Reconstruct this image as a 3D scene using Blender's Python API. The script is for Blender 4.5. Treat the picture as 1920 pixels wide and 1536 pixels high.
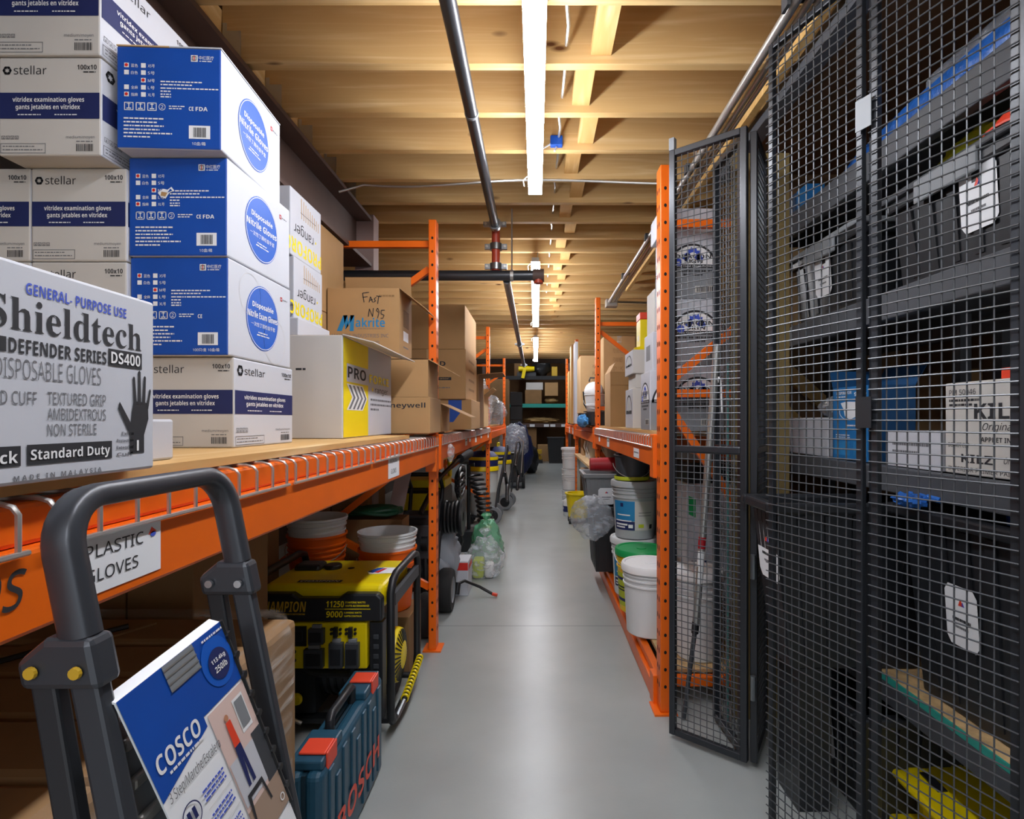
import bpy, bmesh, math, random
from mathutils import Vector as V, Matrix, noise
for o in list(bpy.data.objects): bpy.data.objects.remove(o, do_unlink=True)
SC = bpy.context.scene
COL = SC.collection
R = math.radians
# ---------------------------------------------------------------- camera, world, exposure
F, CX, CY, H = 1040.0, 1005.0, 788.0, 1.30          # focal length in px of a 1920 frame, level camera 1.3 m up
cam = bpy.data.cameras.new('camera'); camo = bpy.data.objects.new('camera', cam); COL.objects.link(camo)
cam.sensor_fit = 'HORIZONTAL'; cam.sensor_width = 36; cam.lens = 36*F/1920
cam.shift_x = (960-CX)/1920; cam.shift_y = (CY-768)/1920
cam.clip_start = .02; cam.clip_end = 100
camo.location = (0, 0, H); camo.rotation_euler = (R(90), 0, 0)
SC.camera = camo
SC.view_settings.view_transform = 'Standard'; SC.view_settings.look = 'None'
SC.view_settings.exposure = 0.34; SC.view_settings.gamma = 1; SC.view_settings.use_curve_mapping = False
w = bpy.data.worlds.new('world'); SC.world = w; w.use_nodes = True
w.node_tree.nodes['Background'].inputs[0].default_value = (.88, .94, 1, 1)
w.node_tree.nodes['Background'].inputs[1].default_value = .95     # light of the open hall behind the camera
LAMP = 46.0                                                        # strength of the strip lights

# ---------------------------------------------------------------- materials
def lin(h):
    if not isinstance(h, str): return tuple(h)
    c = [int(h[i:i+2], 16)/255 for i in (0, 2, 4)]
    return tuple(x/12.92 if x <= .04045 else ((x+.055)/1.055)**2.4 for x in c)
MT = {}
def mat(n, c, r=.6, m=0, nz=0, sc=8, bump=0, bsc=60, alpha=1, em=0, stretch=(1, 1, 1), c2=None, spec=.5, coat=0):
    x = bpy.data.materials.new(n); MT[n] = x; x.use_nodes = True
    t = x.node_tree; b = t.nodes['Principled BSDF']; L = t.links.new
    c = lin(c); b.inputs['Base Color'].default_value = (*c, 1); b.inputs['Roughness'].default_value = r
    b.inputs['Metallic'].default_value = m; b.inputs['Alpha'].default_value = alpha
    b.inputs['Specular IOR Level'].default_value = spec; b.inputs['Coat Weight'].default_value = coat
    x.diffuse_color = (*c, 1)
    if em: b.inputs['Emission Color'].default_value = (*c, 1); b.inputs['Emission Strength'].default_value = em
    if nz or bump:
        tc = t.nodes.new('ShaderNodeTexCoord'); mp = t.nodes.new('ShaderNodeMapping'); L(tc.outputs['Object'], mp.inputs[0]); mp.inputs['Scale'].default_value = stretch
    if nz:
        no = t.nodes.new('ShaderNodeTexNoise'); no.inputs['Scale'].default_value = sc; no.inputs['Detail'].default_value = 6; L(mp.outputs[0], no.inputs[0])
        cr = t.nodes.new('ShaderNodeValToRGB'); L(no.outputs[0], cr.inputs[0])
        lo = lin(c2) if c2 else tuple(v*(1-nz) for v in c)
        cr.color_ramp.elements[0].position = .3; cr.color_ramp.elements[0].color = (*lo, 1)
        cr.color_ramp.elements[1].position = .7; cr.color_ramp.elements[1].color = (*(c if c2 else tuple(min(1, v*(1+nz*.5)) for v in c)), 1)
        L(cr.outputs[0], b.inputs['Base Color'])
    if bump:
        n2 = t.nodes.new('ShaderNodeTexNoise'); n2.inputs['Scale'].default_value = bsc; n2.inputs['Detail'].default_value = 5; L(mp.outputs[0], n2.inputs[0])
        bp = t.nodes.new('ShaderNodeBump'); bp.inputs['Strength'].default_value = bump; bp.inputs['Distance'].default_value = .01
        L(n2.outputs[0], bp.inputs['Height']); L(bp.outputs[0], b.inputs['Normal'])
    return x
def wood(n, c1, c2, ax=(.5, 13, 13), knots=True, r=.6):
    x = bpy.data.materials.new(n); MT[n] = x; x.use_nodes = True
    t = x.node_tree; b = t.nodes['Principled BSDF']; L = t.links.new; N = t.nodes.new
    tc = N('ShaderNodeTexCoord'); oi = N('ShaderNodeObjectInfo'); ad = N('ShaderNodeVectorMath'); ad.operation = 'ADD'
    ml = N('ShaderNodeMath'); ml.operation = 'MULTIPLY'; ml.inputs[1].default_value = 37; L(oi.outputs['Random'], ml.inputs[0])
    L(tc.outputs['Object'], ad.inputs[0]); L(ml.outputs[0], ad.inputs[1])
    mp = N('ShaderNodeMapping'); mp.inputs['Scale'].default_value = ax; L(ad.outputs[0], mp.inputs[0])
    no = N('ShaderNodeTexNoise'); no.inputs['Scale'].default_value = 1.6; no.inputs['Detail'].default_value = 7; no.inputs['Distortion'].default_value = 1.2; L(mp.outputs[0], no.inputs[0])
    wv = N('ShaderNodeMath'); wv.operation = 'MULTIPLY'; wv.inputs[1].default_value = 9; L(no.outputs[0], wv.inputs[0])
    sn = N('ShaderNodeMath'); sn.operation = 'SINE'; L(wv.outputs[0], sn.inputs[0])
    mr = N('ShaderNodeMapRange'); mr.inputs[1].default_value = -1; L(sn.outputs[0], mr.inputs[0])
    fine = N('ShaderNodeTexNoise'); fine.inputs['Scale'].default_value = 7; fine.inputs['Detail'].default_value = 4; L(mp.outputs[0], fine.inputs[0])
    mx0 = N('ShaderNodeMath'); mx0.operation = 'MULTIPLY'; L(mr.outputs[0], mx0.inputs[0]); L(fine.outputs[0], mx0.inputs[1])
    cr = N('ShaderNodeValToRGB'); L(mx0.outputs[0], cr.inputs[0])
    cr.color_ramp.elements[0].color = (*lin(c1), 1); cr.color_ramp.elements[1].color = (*lin(c2), 1); cr.color_ramp.elements[1].position = .6
    if knots:
        m2 = N('ShaderNodeMapping'); m2.inputs['Scale'].default_value = tuple(2.3 if a == min(ax) else 6.0 for a in ax); L(ad.outputs[0], m2.inputs[0])
        vo = N('ShaderNodeTexVoronoi'); vo.inputs['Scale'].default_value = 1; L(m2.outputs[0], vo.inputs[0])
        k = N('ShaderNodeMapRange'); k.inputs[1].default_value = .03; k.inputs[2].default_value = .10; L(vo.outputs['Distance'], k.inputs[0])
        mx = N('ShaderNodeMix'); mx.data_type = 'RGBA'; L(k.outputs[0], mx.inputs[0]); mx.inputs[6].default_value = (*lin('5b3516'), 1); L(cr.outputs[0], mx.inputs[7])
        L(mx.outputs[2], b.inputs['Base Color'])
    else: L(cr.outputs[0], b.inputs['Base Color'])
    b.inputs['Roughness'].default_value = r; b.inputs['Specular IOR Level'].default_value = .25
    return x
mat('concrete', '9ea3a1', .30, nz=.13, sc=2.2, bump=.03, bsc=90)
mat('joint', '66696a', .8)
mat('drywall', '8a8078', .9, nz=.1); mat('dark_wall', '4a3f37', .9, nz=.15)
wood('joist_wood', 'cba56c', 'e4c997'); wood('deck_wood', 'c99e63', 'e6cfa0', (9, .7, 9), knots=False)
wood('lath_wood', 'c9a060', 'e6cb94', (9, 9, .7), knots=False); wood('block_wood', 'd0a566', 'ebce9a', (9, .9, 9), knots=False)
mat('osb', 'c9a877', .8, nz=.3, sc=28, bump=.2, bsc=40); mat('ply_wall', '8d6742', .8, nz=.2, sc=3)
mat('orange', 'ea680c', .38, nz=.10, sc=5, spec=.4); mat('orange_dark', 'a8380c', .5); mat('hole', '0d0a08', .9)
mat('galv', 'b9b8b4', .35, m=.75); mat('steel', '8d9296', .3, m=.85, nz=.1); mat('chrome', 'd5d7da', .18, m=.95)
mat('beam_paint', '5a463f', .6, nz=.12); mat('column_paint', '9c8580', .6)
mat('pipe_black', '34373c', .32, m=.35, spec=.7); mat('pipe_red', 'b8452c', .4); mat('pipe_grey', '6f7479', .3, m=.7)
mat('lamp_white', 'e9e9e6', .4); mat('lamp_glow', 'f4f7ff', .5, em=LAMP)
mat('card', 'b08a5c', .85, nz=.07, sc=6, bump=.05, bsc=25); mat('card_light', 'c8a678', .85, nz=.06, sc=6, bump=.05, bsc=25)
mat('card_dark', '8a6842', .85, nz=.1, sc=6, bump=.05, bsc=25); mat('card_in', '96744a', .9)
mat('tape', 'c2a276', .3, spec=.6); mat('carton_white', 'c2c4cb', .6, nz=.03, sc=5, bump=.06, bsc=18)
mat('carton_grey', 'c6c2bc', .75, nz=.04, sc=5, bump=.06, bsc=18); mat('paper', 'e9ebee', .6)
mat('paint_grey', '6d6f74', .6); mat('navy', '17235a', .6, nz=.1, sc=20); mat('blue_box', '0a49a6', .45, nz=.06, sc=14)
mat('blue_disc', '0d58bb', .45); mat('ink', '26262a', .7); mat('ink_blue', '3d55c0', .6); mat('ink_grey', '6c6c70', .7)
mat('white', 'e8e8e8', .55); mat('red', 'd0271e', .5); mat('red_orange', 'e2452a', .45); mat('yellow', 'f0d808', .45)
mat('yellow_plastic', 'e9cf05', .35, nz=.06, sc=10); mat('cyan_mark', '1f7fb4', .6); mat('green_plastic', '1f9a53', .35)
mat('black', '17181b', .45); mat('black_plastic', '202226', .4, nz=.15, sc=12); mat('rubber', '1b1b1c', .8, bump=.15, bsc=80)
mat('dark_grey', '3c3f44', .5); mat('mid_grey', '7f8387', .5); mat('grey_plastic', '7a7d80', .5); mat('tank_grey', 'b9bcb9', .45)
mat('cage_black', '2b2e33', .36, m=.2, spec=.6); mat('wire_dark', '53565a', .34, m=.35, spec=.6); mat('arch_grey', '85888c', .6); mat('ply_dark', '6d4f33', .8, nz=.2, sc=3)
mat('shelf_black', '4b4e53', .5); mat('teal', '2f9c8e', .5); mat('bosch', '1d4a60', .42, nz=.06, sc=30); mat('bosch_dark', '12303f', .5)
mat('ladder', '3e4147', .36, m=.3, spec=.6); mat('ladder_dark', '26282c', .5)
mat('bucket_white', 'd8dbdc', .4); mat('bucket_orange', 'e8630e', .4); mat('bucket_grey', 'a8acae', .45); mat('bucket_yellow', 'f0c81c', .4)
mat('clear', 'e6eaf0', .12, alpha=.36, bump=1, bsc=22); mat('clear_green', '6fbf92', .2, alpha=.55, bump=.9, bsc=14)
mat('clear_grey', 'c4cad2', .14, alpha=.38, bump=1, bsc=20); mat('film', 'e2ddd4', .12, alpha=.3, bump=1, bsc=9, stretch=(1, .5, 3))
def streaky(n, ax, lo, hi):          # clear film: wrinkles and their glints put into the alpha as whiter diagonal streaks
    t = MT[n].node_tree; b = t.nodes['Principled BSDF']; N = t.nodes.new; L = t.links.new
    tc = N('ShaderNodeTexCoord'); mp = N('ShaderNodeMapping'); mp.inputs['Rotation'].default_value = (R(52), 0, 0); mp.inputs['Scale'].default_value = ax; L(tc.outputs['Object'], mp.inputs[0])
    no = N('ShaderNodeTexNoise'); no.inputs['Scale'].default_value = 3; no.inputs['Detail'].default_value = 5; L(mp.outputs[0], no.inputs[0])
    mr = N('ShaderNodeMapRange'); mr.inputs[1].default_value = .5; mr.inputs[2].default_value = .72; mr.inputs[3].default_value = lo; mr.inputs[4].default_value = hi; L(no.outputs[0], mr.inputs[0]); L(mr.outputs[0], b.inputs['Alpha'])
streaky('film', (3, 1.2, 12), .06, .62); streaky('clear', (5, 5, 9), .22, .8); streaky('clear_grey', (5, 4, 9), .25, .75)
mat('sheet_grey', '9aa0a8', .5, bump=.5, bsc=8); mat('bag_black', '26282b', .3, bump=.8, bsc=14); mat('blue_film', '2c68bd', .2, nz=.35, sc=18, bump=.9, bsc=30)
mat('tarp_blue', '2d86c4', .5, nz=.3, sc=10); mat('maroon', 'a51622', .45); mat('purple', '5b4c78', .5)
mat('photo_pink', 'd8bdb4', .6); mat('photo_floor', 'a08876', .6); mat('skin_tone', 'b8805f', .6); mat('gold', 'c9a227', .5)
mat('hose_black', '141416', .4); mat('lime', 'b8c42a', .6); mat('box_blue', '1c6fae', .5); mat('box_navy', '174a78', .5); mat('tan_mesh', '8f7a4c', .7)
mat('burlap', 'a98a58', .9, nz=.3, sc=14, bump=.5, bsc=20)

# ---------------------------------------------------------------- mesh builder
FONT = {}
def _face(ch, serif, heavy):      # upright serif / sans alphabets of the built-in font
    o = ord(ch); up, lo, dg = (0x1D400, 0x1D41A, 0x1D7CE) if serif else (0x1D5D4, 0x1D5EE, 0x1D7EC) if heavy else (0x1D5A0, 0x1D5BA, 0x1D7E2)
    return chr(up+o-65) if 65 <= o <= 90 else chr(lo+o-97) if 97 <= o <= 122 else chr(dg+o-48) if 48 <= o <= 57 else ch
def font_mesh(s, bold=0, shear=0, wide=1):
    wt = bold; serif = s.startswith('~'); s = s.lstrip('~'); heavy = bold > .012; bold = -.004 if serif else 0 if heavy else min(bold, 0)
    s = ''.join(_face(ch, serif, heavy) for ch in s)
    k = (s, bold, shear)
    if k not in FONT:
        cu = bpy.data.curves.new('lettering', 'FONT'); cu.body = s; cu.resolution_u = 2; cu.offset = bold; cu.shear = shear
        o = bpy.data.objects.new('lettering', cu); COL.objects.link(o)
        bpy.context.view_layer.update()
        me = bpy.data.meshes.new_from_object(o.evaluated_get(bpy.context.evaluated_depsgraph_get()))
        vs = [(v.co.x, v.co.y) for v in me.vertices]; fs = [tuple(p.vertices) for p in me.polygons]
        bpy.data.objects.remove(o); bpy.data.curves.remove(cu); bpy.data.meshes.remove(me)
        if not vs: vs, fs = [(0, 0), (1, 0), (1, 1)], [(0, 1, 2)]
        x0 = min(v[0] for v in vs); x1 = max(v[0] for v in vs); y0 = min(v[1] for v in vs); y1 = max(v[1] for v in vs)
        FONT[k] = ([((x-x0)/max(x1-x0, 1e-6), (y-y0)/max(y1-y0, 1e-6)) for x, y in vs], fs)
    return FONT[k]
class M:
    def __init__(s): s.v = []; s.f = []; s.m = []; s.mats = []; s.T = Matrix()
    def mi(s, n):
        if n not in s.mats: s.mats.append(n)
        return s.mats.index(n)
    def add(s, vs, fs, mt):
        b = len(s.v); s.v += [tuple(s.T @ V(p)) for p in vs]; i = s.mi(mt) if isinstance(mt, str) else None
        for k, f in enumerate(fs):
            s.f.append(tuple(b+q for q in f)); s.m.append(i if i is not None else s.mi(mt[k]))
        return s
    def box(s, x0, x1, y0, y1, z0, z1, mt):   # mt: one name, or six for -x +x -y +y -z +z
        vs = [(x, y, z) for z in (z0, z1) for y in (y0, y1) for x in (x0, x1)]
        fs = [(0, 4, 6, 2), (1, 3, 7, 5), (0, 1, 5, 4), (2, 6, 7, 3), (0, 2, 3, 1), (4, 5, 7, 6)]
        return s.add(vs, fs, mt)
    def bar(s, a, b, w, h, mt, up=(0, 0, 1)):  # square bar from a to b
        a, b = V(a), V(b); d = (b-a).normalized(); u = V(up)
        if abs(d.dot(u)) > .98: u = V((0, 1, 0))
        x = d.cross(u).normalized()*w/2; y = x.cross(d).normalized()*h/2
        vs = [p+i*x+j*y for p in (a, b) for i, j in ((-1, -1), (1, -1), (1, 1), (-1, 1))]
        return s.add(vs, [(3, 2, 1, 0), (4, 5, 6, 7), (0, 1, 5, 4), (1, 2, 6, 5), (2, 3, 7, 6), (3, 0, 4, 7)], mt)
    def tube(s, pts, r, mt, n=8, closed=False, cap=True):
        pts = [V(p) for p in pts]; k = len(pts); vs = []; fs = []; prev = None
        rs = r if isinstance(r, (list, tuple)) else [r]*k
        for i, p in enumerate(pts):
            t = (pts[(i+1) % k]-pts[i-1]) if closed else (pts[min(i+1, k-1)]-pts[max(i-1, 0)])
            t = t.normalized() if t.length > 1e-9 else V((0, 0, 1))
            if prev is None:
                prev = t.orthogonal().normalized()
            u = (prev-t*prev.dot(t)); u = u.normalized() if u.length > 1e-6 else t.orthogonal().normalized()
            prev = u; v2 = t.cross(u)
            for j in range(n):
                a = 2*math.pi*j/n; vs.append(p+(u*math.cos(a)+v2*math.sin(a))*rs[i])
        for i in range(k if closed else k-1):
            for j in range(n):
                a = i*n+j; b = i*n+(j+1) % n; q = ((i+1) % k)*n
                fs.append((a, b, q+(j+1) % n, q+j))
        if cap and not closed: fs += [tuple(reversed(range(n))), tuple((k-1)*n+j for j in range(n))]
        return s.add(vs, fs, mt)
    def lathe(s, prof, mt, c=(0, 0, 0), n=28, axis='z'):   # prof: [(r, h)]; mt: a name or one per band
        vs = []; fs = []; ms = []
        for r, h in prof:
            for j in range(n):
                a = 2*math.pi*j/n; x, y, z = r*math.cos(a), r*math.sin(a), h
                if axis == 'x': x, y, z = z, x, y
                if axis == 'y': x, y, z = y, z, x
                vs.append((c[0]+x, c[1]+y, c[2]+z))
        for i in range(len(prof)-1):
            for j in range(n):
                fs.append((i*n+j, i*n+(j+1) % n, (i+1)*n+(j+1) % n, (i+1)*n+j)); ms.append(mt if isinstance(mt, str) else mt[i])
        return s.add(vs, fs, ms)
    def poly(s, pts, mt): return s.add(pts, [tuple(range(len(pts)))], mt)
    def slab(s, pts, d, mt):   # polygon with thickness d (a vector)
        n = len(pts); p = [V(q) for q in pts]; d = V(d); vs = p+[q+d for q in p]
        return s.add(vs, [tuple(reversed(range(n))), tuple(range(n, 2*n))]+[(i, (i+1) % n, n+(i+1) % n, n+i) for i in range(n)], mt)
    def blob(s, c, rad, mt, amp=.2, fr=2.0, seed=0, nu=26, nv=18, flat=None, pinch=0):
        vs = []; fs = []
        for i in range(nv+1):
            th = math.pi*i/nv
            for j in range(nu):
                ph = 2*math.pi*j/nu
                d = V((math.sin(th)*math.cos(ph), math.sin(th)*math.sin(ph), math.cos(th)))
                k = 1+amp*noise.noise(d*fr+V((seed*7.3, seed*3.1, seed)))+amp*.5*noise.noise(d*fr*2.7+V((seed, 9, seed)))
                p = V((d.x*rad[0], d.y*rad[1], d.z*rad[2]))*k
                if pinch and d.z > 0: q = 1-pinch*d.z; p.x *= q; p.y *= q
                if flat is not None: p.z = max(p.z, flat)
                vs.append((c[0]+p.x, c[1]+p.y, c[2]+p.z))
        for i in range(nv):
            for j in range(nu): fs.append((i*nu+j, (i+1)*nu+j, (i+1)*nu+(j+1) % nu, i*nu+(j+1) % nu))
        return s.add(vs, fs, mt)
    # ---- printing on a face: fr = (origin, U, Vv, normal), coordinates are fractions of the face
    def fp(s, fr, u, v, k=1): o, U, W, N = fr; return o+U*u+W*v+N*(.0007*k)
    def rect(s, fr, u0, u1, v0, v1, mt, k=1): return s.poly([s.fp(fr, *q, k) for q in ((u0, v0), (u1, v0), (u1, v1), (u0, v1))], mt)
    def frame(s, fr, u0, u1, v0, v1, mt, t=.006, k=1):
        tu = t/fr[1].length; tv = t/fr[2].length
        s.rect(fr, u0, u1, v0, v0+tv, mt, k); s.rect(fr, u0, u1, v1-tv, v1, mt, k); s.rect(fr, u0, u0+tu, v0, v1, mt, k); return s.rect(fr, u1-tu, u1, v0, v1, mt, k)
    def disc(s, fr, u, v, ru, rv, mt, k=1, n=36): return s.poly([s.fp(fr, u+ru*math.cos(2*math.pi*i/n), v+rv*math.sin(2*math.pi*i/n), k) for i in range(n)], mt)
    def ring(s, fr, u, v, ru, rv, t, mt, k=1, n=36, a0=0, a1=360):
        vs = []; 
        for i in range(n+1):
            a = R(a0+(a1-a0)*i/n)
            for q in (1, 1-t): vs.append(s.fp(fr, u+ru*q*math.cos(a), v+rv*q*math.sin(a), k))
        return s.add(vs, [(2*i+1, 2*i, 2*i+2, 2*i+3) for i in range(n)], mt)
    def shape(s, fr, pts, mt, k=1):
        return s.poly([s.fp(fr, u, v, k) for u, v in pts], mt)
    def text(s, fr, t, u0, u1, v0, v1, mt, bold=0, shear=0, k=1, clip=None):
        vs, fs = font_mesh(t, bold, shear)
        return s.add([s.fp(fr, u0+(u1-u0)*x, v0+(v1-v0)*y, k) for x, y in vs], fs, mt)
    def dashes(s, fr, u0, u1, v, h, mt, seed=0, k=1):     # a line of print too small to read
        rn = random.Random(seed); u = u0
        while u < u1-.005:
            l = min(rn.uniform(.012, .05), u1-u); s.rect(fr, u, u+l, v, v+h, mt, k); u += l+.008
        return s
    def barcode(s, fr, u0, u1, v0, v1, mt, seed=0, k=1):
        rn = random.Random(seed); u = u0; W = u1-u0
        while u < u1-.01*W:
            a = rn.uniform(.02, .06)*W; s.rect(fr, u, min(u+a, u1), v0, v1, mt, k); u += a+rn.uniform(.02, .05)*W
        return s
    def build(s, name, parent=None, smooth=None, bevel=0, loc=None, seg=2):
        me = bpy.data.meshes.new(name); me.from_pydata(s.v, [], s.f)
        for n in s.mats: me.materials.append(MT[n])
        me.polygons.foreach_set('material_index', s.m)
        if smooth:
            me.polygons.foreach_set('use_smooth', [True]*len(me.polygons)); me.set_sharp_from_angle(angle=R(smooth))
        me.update(); o = bpy.data.objects.new(name, me); COL.objects.link(o)
        if parent: o.parent = parent
        if loc: o.location = loc
        if bevel:
            b = o.modifiers.new('bevel', 'BEVEL'); b.width = bevel; b.segments = seg; b.limit_method = 'ANGLE'; b.angle_limit = R(40)
        return o
def boxm(x0, x1, y0, y1, z0, z1, mt): return M().box(x0, x1, y0, y1, z0, z1, mt)
def faces(x0, x1, y0, y1, z0, z1):
    return dict(front=(V((x0, y0, z0)), V((x1-x0, 0, 0)), V((0, 0, z1-z0)), V((0, -1, 0))),
                right=(V((x1, y0, z0)), V((0, y1-y0, 0)), V((0, 0, z1-z0)), V((1, 0, 0))),
                left=(V((x0, y1, z0)), V((0, y0-y1, 0)), V((0, 0, z1-z0)), V((-1, 0, 0))),
                top=(V((x0, y0, z1)), V((x1-x0, 0, 0)), V((0, y1-y0, 0)), V((0, 0, 1))))
def tag(o, label, cat, group=None):
    o['label'] = label; o['category'] = cat
    if group: o['group'] = group
    return o
def thing(name, label, cat, loc=(0, 0, 0), rz=0, group=None):
    o = bpy.data.objects.new(name, None); COL.objects.link(o); o.empty_display_size = .05
    o.location = loc; o.rotation_euler = (0, 0, R(rz)); return tag(o, label, cat, group)
def struct(o): o['kind'] = 'structure'; return o
def dup(root, loc, label, rz=None, group=None, name=None):
    c = root.copy(); COL.objects.link(c); c.location = loc; c['label'] = label
    if rz is not None: c.rotation_euler = (0, 0, R(rz))
    if group: c['group'] = group
    for ch in list(root.children):
        d = ch.copy(); COL.objects.link(d); d.parent = c
        for g in list(ch.children):
            e = g.copy(); COL.objects.link(e); e.parent = d
    return c
def P(x, y, d): return V(((x-CX)/F*d, d, H-(y-CY)/F*d))

# ---------------------------------------------------------------- the room
m = boxm(-3.2, 3.2, -3.5, 20.2, -.1, 0, 'concrete'); m.rect((V((-3.2, 3.50, 0)), V((6.4, 0, 0)), V((0, .006, 0)), V((0, 0, 1))), 0, 1, 0, 1, 'joint', .4)
m.rect((V((-3.2, 8.6, 0)), V((6.4, 0, 0)), V((0, .006, 0)), V((0, 0, 1))), 0, 1, 0, 1, 'joint', .4)
struct(m.build('floor'))
struct(boxm(-2.75, -2.65, -3.5, 20.2, 0, 4.2, 'dark_wall').build('wall_left'))
struct(boxm(2.65, 2.75, -3.5, 20.2, 0, 4.2, 'dark_wall').build('wall_right'))
struct(boxm(-2.75, 2.75, 20, 20.1, 0, 4.2, 'ply_wall').build('wall_back'))
JZ, JH, JS = 2.63, .218, .33
ceil = struct(boxm(-2.65, 2.65, -1.2, 12.1, JZ+JH, JZ+JH+.05, 'ply_wall').build('ceiling'))
struct(boxm(-2.75, 2.75, 12.2, 20.2, 4.2, 4.25, 'dark_wall').build('ceiling_hall'))
y = 1.91*1.083-JS*9
jm = {}
k = 0; rj = random.Random(3)
while y < 12.0:
    long_ = y > 3.6
    x0 = -2.64 if long_ else -1.17
    key = long_
    if key not in jm:
        o = boxm(x0, 2.64, 0, .04, 0, JH-.001, 'joist_wood').build('joist', ceil); jm[key] = o
    else:
        o = jm[key].copy(); COL.objects.link(o)
    o.parent = ceil; o.location = (0, y, JZ)
    if k > 0 and y < 8:
        bx = .205 if k % 2 else .155
        boxm(bx, bx+.075, y+.04-JS+.001, y-.001, JZ+.03, JZ+.07, 'block_wood').build('blocking', ceil)
    if not long_ and y > -.6:
        hm = M(); hm.box(-1.168, -1.165+.012, y-.003, y+.043, JZ-.004, JZ+.15, 'galv'); hm.box(-1.168, -1.10, y-.004, y-.001, JZ-.004, JZ+.12, 'galv')
        hm.box(-1.168, -1.10, y-.004, y+.044, JZ-.006, JZ-.001, 'galv'); hm.build('joist_hanger', ceil)
    y += JS; k += 1
# steel beam on a column carrying the joist ends, header beam where the mezzanine stops
m = M(); m.box(-1.25, -1.172, -1.2, 3.58, JZ-.02, JZ+.2, 'block_wood'); struct(m.build('trim_1'))
m = M(); m.box(-1.30, -1.06, -1.2, 3.58, 2.29, 2.31, 'beam_paint'); m.box(-1.30, -1.06, -1.2, 3.58, 2.585, 2.605, 'beam_paint'); m.box(-1.20, -1.16, -1.2, 3.58, 2.31, 2.585, 'beam_paint')
struct(m.build('trim_2'))
m = boxm(-1.17, -1.05, 3.585, 3.70, 0, JZ-.001, 'column_paint'); struct(m.build('trim_3'))
m = M(); m.box(-2.65, 2.65, 12.1, 12.2, 2.55, 4.2, 'dark_wall'); struct(m.build('trim_4'))
# partition behind the cage
struct(boxm(1.95, 2.0, -.6, 3.0, 0, 2.62, 'ply_dark').build('wall_cage'))
struct(boxm(1.12, 1.949, 2.965, 2.995, 0, 2.62, 'ply_dark').build('wall_cage_end'))

struct(boxm(.905, .935, -1.0, 5.6, 2.598, 2.629, 'lath_wood').build('trim_8'))
struct(boxm(.965, 1.03, -.6, 2.96, 2.565, 2.629, 'shelf_black').build('trim_9'))
struct(boxm(1.031, 1.949, -.6, 2.96, 2.612, 2.629, 'ply_dark').build('ceiling_cage'))
# ---------------------------------------------------------------- strip lights
LZ = 2.45
def strip(y0, y1, label):
    t = thing('strip_light', label, 'ceiling light', (-.004, (y0+y1)/2, LZ), 0, 'strip lights down the aisle')
    L = (y1-y0)/2
    m = M(); m.box(-.028, .028, -L, L, .036, .07, 'lamp_white'); m.build('housing', t, bevel=.004)
    m = M(); m.box(-.034, .034, -L+.004, L-.004, 0, .0355, 'lamp_glow'); m.build('diffuser', t)
    for s in (-1, 1):
        m = M(); m.tube([(0, s*(L-.25), .06), (.02, s*(L-.25), JZ-LZ-.0005 if y1 < 12 else .4995)], .004, 'galv', 6); m.build('hanger', t)
        m = M(); m.tube([(-.04, s*(L-.1), .05), (-.06, s*(L-.1), .03), (-.055, s*(L-.1), .0)], .003, 'galv', 5); m.build('clip', t)
    return t
strip(-3.6, -1.0, 'white strip light over the aisle behind the camera')
strip(.15, 2.83, 'long bright strip light nearest the camera, beside the black sprinkler pipe')
strip(4.15, 6.85, 'middle strip light beyond the red sprinkler elbow')
strip(14.2, 16.8, 'added unseen strip light brightening the far end, toward the left wall').location = (-.8, 15.5, 3.7)  # added out of view above the header to brighten the far end
strip(14.2, 16.8, 'added unseen strip light brightening the far end, toward the right wall').location = (1.0, 15.5, 3.7)  # second lamp added out of view, more fill for the far rack
strip(7.95, 10.9, 'farthest short-looking strip light at the end of the joists')

# ---------------------------------------------------------------- pallet racks
def post(t, x, y, sgn, zt=2.43, mt='orange', holes=True, zh=2.43):
    # sgn +1: aisle lies at +x
    m = M(); x0, x1 = (x-.043, x) if sgn > 0 else (x, x+.043)
    m.box(x0, x1, y, y+.08, .008, zt, mt); o = m.build('upright', t, bevel=.004)
    m = M(); m.box(x0-.03, x1+.03, y-.02, y+.1, 0, .008, mt); m.build('base_plate', o)
    if holes:
        m = M(); z = .1
        while z < zh-.05:
            fr = (V((x0, y, z)), V((.043, 0, 0)), V((0, 0, .043)), V((0, -1, 0))); m.disc(fr, .5, .5, .15, .19, 'hole', 1, 10)
            fa = (V((x, y+(0 if sgn > 0 else .08), z)), V((0, .08*sgn, 0)), V((0, 0, .043)), V((sgn, 0, 0)))
            m.disc(fa, .3, .5, .09, .3, 'hole', 1, 10); m.disc(fa, .7, .5, .09, .3, 'hole', 1, 10); z += .076
        m.build('slot_holes', o)
def upright_frame(t, xf, y, sgn, depth, braces, zt=2.43):
    post(t, xf, y, sgn, zt); post(t, xf-sgn*depth, y, sgn, zt, holes=False)
    for (z0, z1) in braces:
        m = M(); m.bar((xf-sgn*.045, y+.04, z0), (xf-sgn*(depth-.002), y+.04, z1), .03, .035, 'orange'); m.build('brace', t)
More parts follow.
